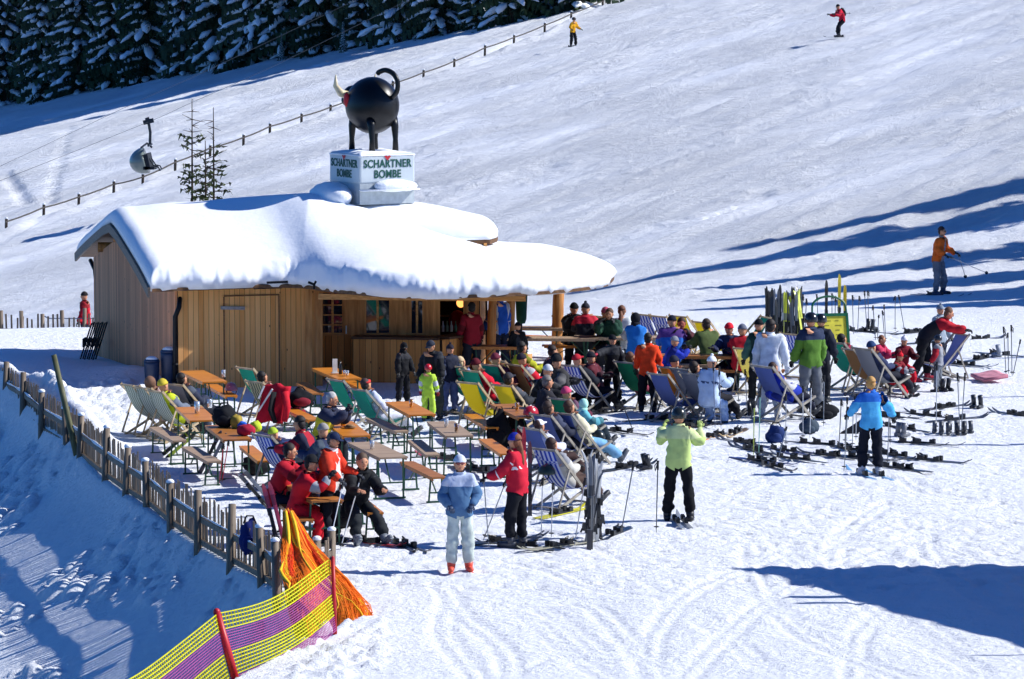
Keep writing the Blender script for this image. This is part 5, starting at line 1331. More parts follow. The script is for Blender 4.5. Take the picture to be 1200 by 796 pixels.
# --- by the bar
st('woman in black with a dark hood at the serving counter', 472, 474, 405, heading=40, jacket='#101116', trousers='#12131a', head=('hood', '#0f1014'), eyes=('sun', '#15161a'), female=True, over=dict(pitch=14), skin='#b07a5c')
st('man in a dark fleece and flat cap bending towards the child in lime', 509, 491, 402, heading=-25, jacket='#14161b', trousers='#3c403f', head=('cap', '#2b303c'), hair=('short', '#3a3230'), over=dict(lean=12, pitch=18), bulk=1.08)
st('child in a lime snowsuit with a red helmet', 502, 494, 431, heading=170, jacket='#b4d843', trousers='#b9db4c', boots='#3a4048', head=('helmet', '#c0202c'), accent=('cuff', '#c6c9d6'), glove='#a8283a', over=dict(lean=0))
st('person in a dark bobble hat standing at the bar corner', 527, 486, 408, heading=30, jacket='#23283a', trousers='#5b678f', head=('bobble', '#2a2530'), hair=('short', '#3a2a22'))
st('guest in a wine-red sweater at the right end of the counter', 553, 446, H=1.62, heading=205, jacket='#8f1524', trousers='#22252f', head=('none', '#0'), hair=('short', '#1c1512'))
st('guest in a blue jacket and red cap between the log posts', 586, 436, H=1.72, heading=215, jacket='#1f55b4', trousers='#1a2238', head=('beanie', '#c0242c'))
st('child in black standing right of the log posts', 607, 446, H=1.2, heading=190, jacket='#12141a', trousers='#14161d', head=('beanie', '#17181d'))
# --- left terrace, seated
in_chair(L2, 'sunbather with a fur-trimmed hood in the leftmost group of deck chairs', 1.68, jacket='#c9a79b', trousers='#4c505a', head=('hood', '#7a5a48'), hair=('short', '#4a2f22'), female=True)
in_chair(L3, 'sunbather in an acid yellow and grey jacket', 1.7, jacket='#c7d62a', accent=('sleeves', '#6a7280'), trousers='#2d3340', head=('beanie', '#c8b23a'))
in_chair(L4, 'dark-haired sleeper in the grey deck chair', 1.7, jacket='#2c3246', trousers='#20242e', head=('none', '#0'), hair=('short', '#1e1513'))
in_chair(G2, 'dark-haired guest sunbathing by the shed wall', 1.66, jacket='#cfa9a0', trousers='#8f1f36', head=('none', '#0'), hair=('short', '#15110f'))
in_chair(G4, 'guest in white with a red and white headband in a teal deck chair', 1.68, jacket='#c5cce0', trousers='#cdd2df', head=('band', '#d03a3a'), hair=('short', '#3a2a28'), female=True)
se('grey-haired man in a yellow jacket drinking beer', 374, 465, 1.76, 70, 'eat', jacket='#c2bf34', accent=('yoke', '#2b3148'), trousers='#20242c', head=('none', '#0'), hair=('short', '#b3b1ae'))
se('person in a dark red and navy jacket leaning over the bench', 368, 494, 1.76, 250, 'sitfwd', jacket='#a11529', accent=('sides', '#1c2038'), trousers='#141620', head=('none', '#0'), hair=('short', '#1d1514'))
se('person in a grey knitted hat behind the man in orange-red', 386, 506, 1.66, 230, 'sit', jacket='#2a3350', trousers='#1c1f2a', head=('beanie', '#9a958f'))
se('man in a red coat eating at the front left table, nearer the fence', 322, 526, 1.78, 78, 'eat', jacket='#b5152a', trousers='#151a2a', head=('none', '#0'), hair=('short', '#2a1d18'), bulk=1.08)
se('person in a red coat and red trousers eating at the front left table', 346, 540, 1.76, 82, 'eat', jacket='#c51426', trousers='#c01224', head=('beanie', '#1b1d22'), hair=('short', '#2a1c17'), bulk=1.1)
se('man in black resting on the end of the orange bench', 417, 535, 1.76, 24, 'sitfwd', jacket='#15171b', trousers='#23272b', boots='#6d737c', head=('none', '#0'), hair=('short', '#5a4636'), barehand=True)
# --- middle, reclined
in_chair(T1, 'fair-haired guest in the teal deck chair near the bar', 1.66, jacket='#8a96bd', trousers='#6b78a6', head=('none', '#0'), hair=('short', '#cdb48a'))
in_chair(T2, 'guest in a red padded jacket in the teal deck chair', 1.72, jacket='#cf1830', trousers='#1d2230', head=('beanie', '#5a1620'))
in_chair(W1, 'guest in a yellow-green jacket sitting up in a wooden deck chair', 1.76, pose='sitfwd', jacket='#b3b424', trousers='#c6c92e', head=('none', '#0'), hair=('short', '#1e1a18'), over=dict(lean=4))
in_chair(R1, 'guest in a crimson jacket below the log stump', 1.7, jacket='#d0142e', trousers='#1d1f28', head=('beanie', '#2a2530'))
in_chair(F4, 'woman with a pink hat and dark red scarf in a green deck chair', 1.68, jacket='#5a2234', trousers='#23303a', head=('beanie', '#c2446a'), eyes=('sun', '#1c1416'), female=True)
p_ = on_seat(633, 449, 1.74, .4); ps('grey-haired man in a dark jacket beside the pink-hatted woman', p_, 1.74, 108, 'sit', jacket='#2b2a30', trousers='#22262e', head=('none', '#0'), hair=('short', '#77706a'), seat=.42)
in_chair(F2, 'man in sunglasses reclined in a grey-blue deck chair', 1.76, jacket='#23283a', trousers='#191b24', head=('none', '#0'), hair=('short', '#3a2a22'), eyes=('sun', '#101114'))
in_chair(F3, 'woman with brown hair and a cream top stretching her jeans-clad legs', 1.72, jacket='#d9d2b2', trousers='#6f9fc4', boots='#3c444e', head=('none', '#0'), hair=('short', '#4a3022'), female=True, over=dict(hip=(84, 80), knee=(22, 26)))
in_chair(F5, 'child in a white cap and white top with brown trousers', 1.55, jacket='#cfd3e2', trousers='#3a2a28', head=('cap', '#e6e6ea'), hair=('short', '#4a2f26'))
p_ = on_seat(678, 477, 1.3, .3); ps('child in a teal hooded jacket beside the woman in the cream top', p_, 1.3, 110, 'sit', jacket='#6bb9c4', trousers='#7aa8c0', head=('hood', '#a9dccf'), seat=.35, hair=('short', '#5a3526'))
se('person in black with sunglasses, leftmost of the dark group behind the striped chair', 645, 421, 1.72, 60, 'sit', jacket='#15161b', trousers='#17181e', head=('hood', '#15161a'), seat=.42)
se('person in a grey-black jacket, rightmost of the dark group behind the striped chair', 660, 424, 1.7, 300, 'sit', jacket='#3b3a3a', trousers='#1b1c20', head=('beanie', '#1d1d20'), seat=.42)
se('person in a dark red scarf sitting low left of the teenager in black', 687, 417, 1.6, 60, 'sit', jacket='#3a1a26', accent=('panel', '#9a2238'), trousers='#1e2028', head=('none', '#0'), hair=('short', '#6a4636'), seat=.32)
# --- back tables
se('guest in a black hat drinking beside the log post', 668, 359, 1.74, 20, 'eat', jacket='#181a20', trousers='#20222a', head=('beanie', '#101116'))
se('guest with a red and black jacket seen from behind', 686, 363, 1.74, 178, 'sit', jacket='#2a2d38', accent=('yoke', '#c8283f'), trousers='#20232b', head=('bobble', '#2a2a36'), bulk=1.08)
se('guest in a pink hat facing the camera at the long table', 707, 364, 1.72, 10, 'eat', jacket='#4a4a50', trousers='#2a2c33', head=('beanie', '#b5536a'))
se('guest in a white top seen from behind at the long table', 727, 365, 1.7, 165, 'sit', jacket='#d8dfe2', trousers='#3a4150', head=('none', '#0'), hair=('long', '#6d4632'), female=True)
se('guest in a bright blue jacket and dark hood at the long table', 745, 374, 1.68, 180, 'sit', jacket='#1f74c8', trousers='#20242e', head=('hood', '#181a22'))
se('guest in a blue and violet jacket seen from behind', 787, 378, 1.78, 176, 'sit', jacket='#1f62be', accent=('yoke', '#5a3a86'), trousers='#20242e', head=('beanie', '#1c2030'), bulk=1.15)
se('child in a royal blue jacket leaning towards the table', 779, 399, 1.45, 100, 'eat', jacket='#2238ae', trousers='#1c2030', head=('beanie', '#8b8f98'), seat=.45)
se('ruddy-faced guest in a dark red jacket behind the table', 798, 376, 1.74, 0, 'eat', jacket='#4a1a24', trousers='#20232b', head=('none', '#0'), hair=('short', '#3a2019'), skin='#a85a44')
se('guest in an olive jacket at the far table', 831, 381, 1.74, 205, 'sit', jacket='#4c5a32', trousers='#20232b', head=('none', '#0'), hair=('short', '#3a2a20'), bulk=1.1)
se('guest in a navy jacket and bright red hat', 858, 385, 1.7, 330, 'sit', jacket='#20284a', accent=('stripe', '#b9c0d0'), trousers='#1c2030', head=('beanie', '#d02232'))
se('guest in a red coat and grey hat seen from behind', 869, 388, 1.72, 170, 'sit', jacket='#b81828', trousers='#1d2028', head=('beanie', '#6c7280'), bulk=1.1)
se('guest in a pale blue snowsuit sitting with a white hat', 830, 426, 1.7, 150, 'sit', jacket='#b4c8e2', accent=('stripe', '#4a5878'), trousers='#9ab2d4', head=('bobble', '#e6ecf2'), seat=.4, bulk=1.1)
# --- family on the right
st('adult in a red and black jacket bending down to the child', 1082, 446, H=1.78, heading=80, pose='bend', jacket='#1d1c22', accent=('yoke', '#b51c2a'), trousers='#16171c', boots='#a82a3a', head=('none', '#0'), hair=('short', '#6a4a36'))
st('woman in a grey bobble hat standing behind the bending adult', 1100, 440, 362, heading=40, jacket='#9aa8b4', trousers='#39404c', head=('bobble', '#7d8a98'), female=True)
st('child in grey and red with a dark helmet standing by the chair', 1099, 459, 397, heading=250, jacket='#8b8d94', accent=('sleeves', '#a31d2b'), trousers='#6d737b', head=('helmet', '#22252a'), over=dict(lean=2))
se('child in a pink jacket, leftmost of the sitting children', 1028, 398, 1.35, 60, 'sit', jacket='#c03258', trousers='#3a2a48', head=('none', '#0'), hair=('short', '#7a4e34'), seat=.4)
se('child in red with a bright red hat sitting low', 1045, 416, 1.2, 60, 'sitfwd', jacket='#7d1522', trousers='#c2182a', head=('bobble', '#d3202e'), seat=.3)
se('child in a dark red jacket and white hat', 1057, 399, 1.3, 20, 'sit', jacket='#7a1226', trousers='#c21d30', head=('bobble', '#e0dfe6'), seat=.42)
# --- on the slopes
def slope(label, px, foot, H, heading, pose, **k):
    p = on_hill(px, foot); p.z = ground(p.x, p.y); return ps(label, p, H, heading, pose, **k)
q = standing(1098, 346, None, 1.8)[0]; sk1 = ps('skier in an orange and grey jacket gliding at the right', (q.x, q.y, ground(q.x, q.y)), 1.78, 62, 'glide', jacket='#e0651c', accent=('panel', '#8a8e92'), trousers='#6b7078', boots='#2a3550', head=('none', '#0'), hair=('short', '#3a241c'), glove='#1a1b20', eyes=('sun', '#141518'))
sk2 = slope('skier in crimson with a backpack racing down at the top right', 988, 45, 1.72, 285, 'ski', jacket='#b81a34', trousers='#15161c', head=('beanie', '#16171c'), pack='#17181e', glove='#15161a')
sk3 = slope('skier in a yellow jacket near the top of the slope', 671, 53, 1.72, 40, 'glide', jacket='#e0a21a', trousers='#17181e', head=('helmet', '#3a2a22'), glove='#15161a')
q = atY(100, 347, 112.8); g_ = ground(q.x, 112.8); rl = ps('person in a red jacket carrying skis behind the far picket fence', (q.x, 112.8, q.z - 1.72), 1.7, 270, 'stand', jacket='#c8162c', trousers='#2a3048', head=('beanie', '#2a2626'))

# ================================================================ skis, poles and boots
def worn(info, label, col, heading, group='skis worn by skiers'):
    c = (info['foot'][0] + info['foot'][1]) / 2; s = info['s']; z = min(info['foot'][0].z, info['foot'][1].z) - .118 * s
    t = thing('ski_pair', label, 'skis', (c.x, c.y, z + .0), R(heading - 90), group)
    Mi = (Matrix.Translation((c.x, c.y, z)) @ Matrix.Rotation(R(heading - 90), 4, 'Z')).inverted()
    for k in (0, 1):
        f = info['foot'][k]; l = Mi @ Vector((f.x, f.y, z)); add_ski(t, col, Matrix.Translation((l.x, l.y, -.02)), True, 1.6)
worn(r1, 'dark skis under the skier in crimson and royal blue', '#23262d', 246)
worn(sk1, 'blue skis under the skier in orange and grey', '#22345c', 62); worn(sk2, 'pale skis under the skier in crimson with a backpack', '#8a8f98', 285); worn(sk3, 'dark skis under the skier in yellow', '#3a3f48', 40)
worn(b1, 'pale blue skis under the person in light blue', '#6fa3cf', 195)
def held(info, k, tip_px, label, col='#9aa0a6', h=0.0):
    b = info['hand'][k]; tp_ = at_h(*tip_px, h) if tip_px[1] > 345 else on_hill(*tip_px); d = (b - tp_).normalized(); pole(label, tp_, tp_ + d * 1.2 if (b - tp_).length < 1.25 else b + d * .06, col, '#15161a', 'ski poles held by skiers')
held(r1, 1, (566, 634), 'ski pole in the leading hand of the skier in crimson and royal blue'); held(r1, 0, (573, 641), 'ski pole in the trailing hand of the skier in crimson and royal blue')
held(o1, 1, (383, 652), 'ski pole planted nearest the orange net by the man in orange-red', '#c4c8cc'); held(o1, 0, (398, 646), 'ski pole in the left hand of the man in orange-red', '#c4c8cc')
held(b1, 0, (989, 553), 'long ski pole in the outstretched hand of the person in light blue', '#b9bdb8')
held(sk1, 0, (1132, 327), 'ski pole trailing behind the orange skier, longer in view', '#555b66'); held(sk1, 1, (1160, 322), 'thin pale ski pole trailing behind the orange skier', '#8f96a2')
for k, a in ((0, -.6), (1, -.4)):
    b = sk2['hand'][k]; pole('ski pole tucked under the arm of the skier with the backpack', b + Vector((.9, .2 * k, .05)), b + Vector((-.1, 0, .03)), '#44484f', '#15161a', 'ski poles tucked by the racing skier')
b = rl['hand'][0]; t = thing('ski_pair', 'pair of skis carried level by the person in red behind the far fence', 'skis', (b.x, b.y - .25, b.z + .18), R(178), 'skis carried or leaning')
for s in (-1, 1): add_ski(t, '#3a4a6a', Matrix.Translation((.1, s * .05, 0)), False, 1.6)
def fl(lab, px, py, col, rz, **k):
    a = rz if abs(rz) > 60 else math.copysign(min(30 + abs(rz) * 1.1 + random.uniform(-10, 16), 74), rz)
    return ski_pair(lab, at_h(px, py), col, a + (180 if random.random() < .35 else 0), **k)
fl('black skis with bindings lying left of the woman in steel blue', 474, 640, '#24262c', -22, splay=1); fl('red-tipped skis lying beside the man in orange-red', 430, 636, ('#b02a35', '#3a3d44'), -18)
fl('dark skis lying behind the skier in crimson and royal blue', 590, 634, '#2e333c', 14); fl('pale skis lying in front of the hung helmet', 655, 640, '#a9a58e', 12)
fl('yellow skis lying under the front striped deck chair', 658, 602, ('#d8cf2a', '#b9b21c'), 16); fl('black skis lying beside the upright skis', 720, 626, '#1d1f24', 20, splay=1)
fl('dark skis lying near the jeans-clad legs', 735, 548, '#24272d', 16); fl('black skis crossed behind the lime checked woman', 722, 506, '#20232a', -14, splay=3)
fl('tan and white skis lying left of the white-suited man', 862, 508, ('#c8ae84', '#5a4632'), 30, splay=1); fl('orange-tipped skis lying by the lime checked woman', 838, 512, ('#d88a3a', '#c9c4b8'), 28)
fl('blue skis lying nearest the camera in the pole cluster', 893, 541, '#2a3c78', -24, splay=1); fl('dark blue snow-dusted skis in the pole cluster', 918, 529, '#24306a', -24, splay=1, gap=.16)
fl('black skis lying left in the pole cluster', 882, 528, '#23252b', -26); fl('grey skis lying below the blue bag', 958, 521, '#4b4f57', -10, splay=2); fl('black skis below the dropped snowboard', 995, 527, '#202228', -16, splay=1)
fl('dark skis right of the person in light blue', 1048, 534, '#2b2e35', -12, splay=1); fl('long dark skis in front of the person in light blue', 1052, 549, '#23252b', -14, splay=1); fl('dark skis lying between the pole pair and the children', 1055, 502, '#23252b', -10, splay=2)
fl('black skis lying left of the kneeling boots', 1085, 487, '#24262c', -8, splay=2); fl('dark skis lying above the row of boots', 1108, 478, '#2d3036', 6); fl('slim dark skis at the right edge', 1192, 487, '#3a3d44', -14)
fl('dark skis on the snow behind the poles right of the menu board', 1070, 390, '#2a2d34', 6); fl('blurred dark skis far right of the menu board', 1012, 389, '#34383f', -6, splay=3)
fl('blue-grey skis at the far right', 1150, 421, '#3c4656', 8); fl('grey skis behind the pink mat', 1172, 416, '#565c68', -6)
fl('pair of grey skis between the lime checked woman\'s feet', 797, 612, '#8b9098', 96, gap=.14); fl('pink-based skis under the middle grey table', 523, 538, ('#a84a5c', '#3a3038'), -8)
fl('dark skis left of the teenager in orange', 700, 486, '#2d3036', 10); fl('dark skis under the orange canvas chair', 800, 497, '#2a2d35', -8)
up = lambda lab, px, py, col, rz, tilt=6, td=0, L=1.65, g='skis standing upright in the snow': ski_pair(lab, at_h(px, py) + Vector((0, 0, -.12)), col, rz, 'up', tilt, 0, g, L, 0, td)
up('tall dark skis standing upright in the foreground beside the striped chair', 691, 641, ('#6a6f74', '#35383e'), 65, 3, 0, 1.75); up('pale grey skis standing upright behind the foreground pair', 698, 634, '#a4a8ac', 120, -4, 0, 1.6)
up('red and white skis standing upright behind the skier in crimson', 614, 600, ('#c22a3c', '#d9d6d8'), 90, 3, 0, 1.7); up('dark red skis standing upright next to the red and white pair', 621, 603, ('#5a2030', '#2a2a33'), 90, 2, 0, 1.5)
RK = [(898, 407, '#1b1d22', -4), (904, 412, '#2a2c33', 7), (912, 409, '#6a6f76', 2), (917, 414, ('#7c8188', '#c9ccd0'), 4), (921, 408, '#4a4e55', -6), (925, 413, ('#a9b42c', '#5a5f66'), 3), (929, 410, '#16181d', 1), (933, 415, '#8b9096', 5), (937, 411, ('#c8d43a', '#dfe6a0'), 9), (910, 416, '#3a3e45', -5)]
LB = ['black skis at the left end of the upright cluster', 'slanted black skis second in the upright cluster', 'grey skis leaning slightly in the upright cluster', 'silver and grey skis in the middle of the upright cluster', 'dark grey skis tilted left in the upright cluster', 'lime and grey skis in the upright cluster', 'tallest black skis in the upright cluster', 'light grey skis near the right of the upright cluster', 'lime slanted skis at the right end of the upright cluster', 'short dark skis at the front of the upright cluster']
for (x, y, c, tl), l in zip(RK, LB): up(l, x, y, c, 80 + x % 7 * 4, tl, 0, 1.62 + (x % 5) * .04)
up('black skis standing behind the menu board', 968, 402, '#15161a', 90, 0, 0, 1.8); up('bright yellow skis standing behind the menu board', 983, 402, '#e2c81e', 90, -2, 0, 1.95); up('yellow and black skis standing right of the menu board', 990, 418, ('#d8b81e', '#1a1b1e'), 90, 3, 0, 1.95)
# poles: px of tip and grip end
def pl(lab, tip, top, col='#8f959c', grip='#15161a'):
    a = at_h(*tip); b = atY(*top, a.y + random.uniform(-.1, .1)); pole(lab, a, b, col, grip)
pl('ski pole leaning right of the upright foreground skis', (728, 624), (743, 541), '#6a6f76'); pl('vertical ski pole left of the lime checked woman', (769, 624), (771, 540), '#4a4e55')
pl('pole standing by the front striped chair, left one', (634, 632), (636, 560), '#c9ccd0'); pl('pole standing under the hung helmet', (646, 630), (648, 566), '#c9ccd0'); pl('slanted pole left of the upright foreground skis', (673, 640), (686, 560), '#a9adb2')
pl('left pole of the crossed pair above the boots row', (1125, 511), (1122, 437), '#7a7f86'); pl('right pole of the crossed pair above the boots row', (1126, 511), (1131, 437), '#7a7f86')
pl('pale pole left of the boots row', (1097, 506), (1098, 424), '#c4c8cc')
for i, (tp_, to) in enumerate((((1179, 440), (1176, 383)), ((1182, 438), (1181, 390)), ((1186, 441), (1185, 381)), ((1187, 440), (1196, 398)))): pl('pole of four at the right edge, ' + ('leftmost', 'second from the left', 'third from the left', 'rightmost slanted')[i], tp_, to, '#4a4e55')
for i, (tp_, to) in enumerate((((1000, 392), (999, 346)), ((1005, 390), (1007, 347)), ((1016, 388), (1013, 341)), ((1018, 386), (1017, 341)), ((1026, 399), (1023, 358)), ((1028, 398), (1030, 369)), ((1037, 402), (1034, 364)), ((1038, 400), (1036, 357)), ((1049, 388), (1049, 347)), ((1060, 388), (1053, 346)), ((1117, 400), (1115, 365)))):
    pl('pole right of the menu board, ' + ('first from the left', 'slanted second from the left', 'third from the left', 'fourth from the left', 'fifth from the left', 'short sixth from the left', 'seventh from the left', 'eighth from the left', 'ninth from the left', 'slanted rightmost', 'beside the woman in the bobble hat')[i], tp_, to, '#5a5f67')
for i, (tp_, to, c) in enumerate((((876, 489), (873, 433), '#c9ccd0'), ((883, 534), (884, 470), '#b7c95a'), ((889, 538), (891, 455), '#7fb5a0'), ((921, 524), (921, 462), '#a9adb2'), ((941, 516), (941, 452), '#b9bdc2'), ((949, 514), (951, 446), '#d0d3d6'), ((965, 500), (966, 440), '#8f959c'), ((983, 528), (986, 468), '#5a5f66'), ((990, 520), (993, 466), '#5a5f66'), ((999, 524), (1000, 470), '#8f959c'), ((1003, 516), (1004, 462), '#b9bdc2'), ((1043, 521), (1043, 452), '#2b2d33'), ((1040, 545), (1042, 480), '#8f959c'), ((866, 472), (862, 436), '#5a5f67'), ((912, 538), (922, 500), '#8f959c'), ((838, 502), (836, 425), '#7a86a0'), ((845, 503), (843, 430), '#7a86a0'))):
    pl('pole by the white and green men, ' + ('pale one left of the red coat', 'lime one', 'green one', 'grey one before the blue bag', 'silver one left of the green jacket', 'white one below the green jacket', 'tall grey one', 'dark one left of the light blue person', 'dark one touching the light blue sleeve', 'grey one by the dropped snowboard', 'silver one beside the light blue sleeve', 'black one right of the light blue person', 'low grey one right of the light blue person', 'short dark one by the red coat', 'short slanted one by the blue bag', 'bluish one left of the pale blue guest', 'bluish one right of the pale blue guest')[i], tp_, to, c)
pl('thin black pole stuck among the crossed skis', (742, 505), (728, 470), '#2b2d33'); pl('red pole standing before the orange canvas chair', (791, 480), (792, 440), '#c01f2e', '#c01f2e')
pl('red pole in the snow under the bag-laden table, left one', (257, 567), (262, 520), '#c23a48'); pl('red pole in the snow under the bag-laden table, right one', (260, 566), (268, 516), '#c23a48')
for i, x in enumerate((1099, 1107, 1117, 1126, 1134)): boots_pair('ski boots in the row below the crossed poles, ' + ('leftmost', 'second', 'middle', 'fourth', 'rightmost')[i], at_h(x, 508 + (i % 2) * 2), 70 + 10 * i, ('#5d626a', '#3a3f48', '#6a6f76', '#2a2d34', '#4d525a')[i], .75)
for lab, x, y, c in (('black ski boots near the children', 1108, 459, '#24262b'), ('dark boots alone right of the skis', 1145, 479, '#2b2e34'), ('grey boots with yellow buckles right of the light blue person', 1056, 512, '#6d7076'), ('black boots by the far upright poles', 1020, 387, '#2a2c31'), ('black boots under the pale yellow chair', 880, 487, '#1d1f24'), ('black boots left of the large teal chair', 955, 470, '#1b1c21'), ('pale boots at the far right', 1170, 418, '#8d939c'), ('dark boots beside the jeans-clad legs', 757, 550, '#24262b')): boots_pair(lab, at_h(x, y), random.uniform(0, 360), c)
def lean_ski(lab, a, b, col, w=.09):
    """skis leaning between two surveyed points"""
    a, b = Vector(a), Vector(b); d = b - a; L = d.length; t = thing('ski_pair', lab, 'skis', a, 0, 'skis carried or leaning'); x = d.normalized(); y = x.cross(Vector((0, 1, 0))).normalized(); z = x.cross(y)
    if z.y > 0: z = -z; y = -y
    t.rotation_mode = 'QUATERNION'; t.rotation_quaternion = Matrix((x, y, z)).transposed().to_quaternion()
    for s in (-1, 1): add_ski(t, col, Matrix.Translation((L * .47, s * .05, 0)), s > 0, L)
a = at_h(322, 604); lean_ski('grey skis leaning over the picket fence beside the red-coated eaters', atY(320, 596, a.y), atY(281, 551, a.y - .3), ('#8b929c', '#4a4f58'))
a = at_h(330, 655); lean_ski('red and pink skis leaning on the fence end by the orange net', atY(333, 652, a.y), atY(312, 566, a.y + .2), ('#c2455c', '#8a2a3c'))
a = at_h(193, 535); lean_ski('lime and black skis propped on the bench by the fence', a, atY(228, 505, a.y - .1), ('#a9c22c', '#23261e')); a = at_h(237, 556); lean_ski('grey-blue skis with a dark bag propped against the bag-laden table', a, atY(263, 505, a.y - .1), ('#6c7688', '#3a3444'))

# ================================================================ things on tables and on the snow
def small(lab, cat, name, mb, m, p, rz=0, parts=(), grp=None, smooth=True):
    if parts:
        t = thing(name, lab, cat, p, rz, grp)
        for nm, b_, mm in [(parts[0], mb, m)] + list(parts[1]): b_.obj(nm, mm, t, smooth)
        return t
    o = mb.obj(name, m, None, smooth); o.location = p; o.rotation_euler = (0, 0, rz); return tag(o, lab, cat, grp)
def helmet(lab, p, col, col2=None):
    s = MB(); s.ell((0, 0, .02), (.13, .155, .15), 20, 12, None, -.1, 1, lambda d: 1 + .03 * abs(math.sin(4 * d.x)));
    st_ = MB(); 
    for q in (-1, 0, 1): st_.tube([(q * .06, -.13 + abs(q) * .03, .09), (q * .06, 0, .175 - abs(q) * .02), (q * .06, .13 - abs(q) * .03, .09)], .014, 5)
    b_ = MB(); b_.tube([(.12, 0, .02), (.08, -.02, -.09), (-.08, -.02, -.09), (-.12, 0, .02)], .012, 5)
    return small(lab, 'helmet', 'ski_helmet', s, mat(col, .3, 0, .25, 14, 0, .5), p, random.uniform(0, 6), ('shell', [('trim', st_, mat(col2 or '#22242a', .5)), ('strap', b_, mat('#1a1b1f', .8))]), 'loose ski helmets')
helmet('pink-patterned ski helmet on the bench by the shed', at_h(271, 458, .53), '#9a5a6e', '#e0c8d0'); helmet('red ski helmet on the brown table right of the yellow chair', at_h(622, 486, .8), '#b5182a', '#d8d0d0')
helmet('dark ski helmet with pink trim hung on the back of the striped deck chair', F1.location + Vector((-.30, -.33, .62)), '#2a3a33', '#c23a5a'); helmet('black and white ski helmet at the feet of the red-coated eater', at_h(337, 596, .28), '#20242a', '#c9ced6')
helmet('dark spiky helmet on the snow beside the woman in the cream top', at_h(700, 514, .45), '#1d2422', '#39463a')
def bag(lab, p, col, sx=.24, sz=.22, name='bag', col2=None):
    b_ = MB(); b_.ell((0, 0, sz * .8), (sx, sx * .7, sz), 14, 10, None, -.85, 1, lambda d: 1 + .2 * math.sin(5 * d.x + 3 * d.z + sx * 40) * math.cos(4 * d.y + sz * 30) - .16 * abs(d.x * d.z)); h = MB(); h.tube([(-.1, 0, sz * 1.6), (-.05, 0, sz * 2), (.05, 0, sz * 2), (.1, 0, sz * 1.6)], .014, 6); k = MB(); k.ell((0, -sx * .62, sz * .6), (sx * .6, sx * .25, sz * .45), 10, 7)
    return small(lab, 'bag', name, b_, cloth(col), p, random.uniform(-.5, .5), ('bag_body', [('handle', h, cloth('#16171b')), ('pocket', k, cloth(col2 or col))]), 'bags and rucksacks')
bag('black bag at the far end of the bag-laden table', at_h(263, 500, .78), '#17191e'); bag('dark bag hanging over the bench behind the red jacket', at_h(352, 477, .5), '#14151a', .3, .2, 'bag', '#7a1c2a'); bag('black bag on the snow left of the empty orange table', at_h(466, 506), '#16181c', .28, .25)
bag('black backpack between the orange bench and the yellow chair', at_h(585, 528), '#121318', .26, .42, 'backpack'); bag('dark backpack under the brown table with the red helmet', at_h(604, 525), '#1b1416', .26, .4, 'backpack', '#8a2434'); bag('blue bag hanging low in the pole cluster', at_h(909, 519, .0), '#24376a', .19, .2)
bag('royal blue jacket bundle on the grey-framed deck chair', Z1.location + Vector((.0, .0, .42)), '#20349c', .36, .22, 'bundle', '#16246a'); bag('slate box bag below the green-jacketed man', at_h(948, 508), '#3f4c58', .2, .17); bag('dark bundle of clothes at the feet of the green-jacketed man', at_h(966, 490), '#17181e', .3, .17, 'bundle')
bag('dark bag under the striped deck chair right of the dark group', at_h(680, 478), '#15171d', .26, .2); bag('dark rucksack under the bench in front of the eaters', at_h(397, 618), '#16171a', .28, .2); bag('black bag under the orange bench at the left', at_h(300, 557), '#17171b', .26, .22)
bag('navy rucksack hung on the outside of the picket fence', atY(293, 650, at_h(293, 668).y - .22), '#1a2560', .17, .3, 'backpack')
def soft(lab, cat, nm, p, col, r, g=None): 
    mb = MB(); mb.ell((0, 0, r[2] * .8), r, 14, 9, None, -.8, 1, lambda d: 1 + .15 * math.sin(6 * d.x) * math.cos(5 * d.y)); return small(lab, cat, nm, mb, cloth(col), p, random.uniform(0, 3), (), g)
soft('yellow-brown furry hat on the bag-laden table', 'hat', 'fur_hat', at_h(277, 501, .78), '#a08a3a', (.14, .12, .13)); soft('crimson patterned hat at the near end of the bag-laden table', 'hat', 'knit_hat', at_h(289, 510, .78), '#a8203a', (.17, .13, .11)); soft('lime ball-shaped hat at the near end of the bag-laden table', 'hat', 'knit_hat', at_h(300, 506, .78), '#c3d83a', (.11, .11, .11)); soft('bright blue glove on the bag-laden table', 'glove', 'mitten', at_h(284, 502, .78), '#1f5ac0', (.12, .08, .07))
soft('white crumpled paper bag before the red-coated eater', 'paper bag', 'paper_bag', at_h(366, 578, .78), '#dcdcd8', (.1, .09, .15))
def glassy(col, tr=.6):
    k = ('glassy', col)
    if k in MATS: return MATS[k]
    m, nt, b = newmat('glass'); b.inputs['Base Color'].default_value = (*lin(col), 1); b.inputs['Roughness'].default_value = .05; b.inputs['Transmission Weight'].default_value = tr; MATS[k] = m; return m
def tumbler(lab, nm, cat, p, col, h=.16, r=.04, liquid=None):
    mb = MB(); mb.tube([(0, 0, 0), (0, 0, h * .5), (0, 0, h)], [r * .85, r * .95, r], 12); 
    if liquid is None: return small(lab, cat, nm, mb, glassy(col), p)
    l = MB(); l.tube([(0, 0, h), (0, 0, h + .03)], [r * 1.02, r * .9], 12); return small(lab, cat, nm, mb, mat(liquid, .15, 0, .1, 9), p, 0, ('glass', [('foam', l, mat('#efe8d4', .8))]))
tumbler('tall glass of golden beer on the table of the grey-haired man', 'beer_glass', 'glass', at_h(402, 499, .785), '#e0a01a', .2, .05, '#d9930f'); tumbler('clear glass carafe on the orange table', 'carafe', 'carafe', at_h(231, 484, .785), '#c8d4d8', .22, .055); tumbler('clear beer mug near the white bottle', 'glass_mug', 'glass', at_h(246, 478, .785), '#d0d8da', .17, .05)
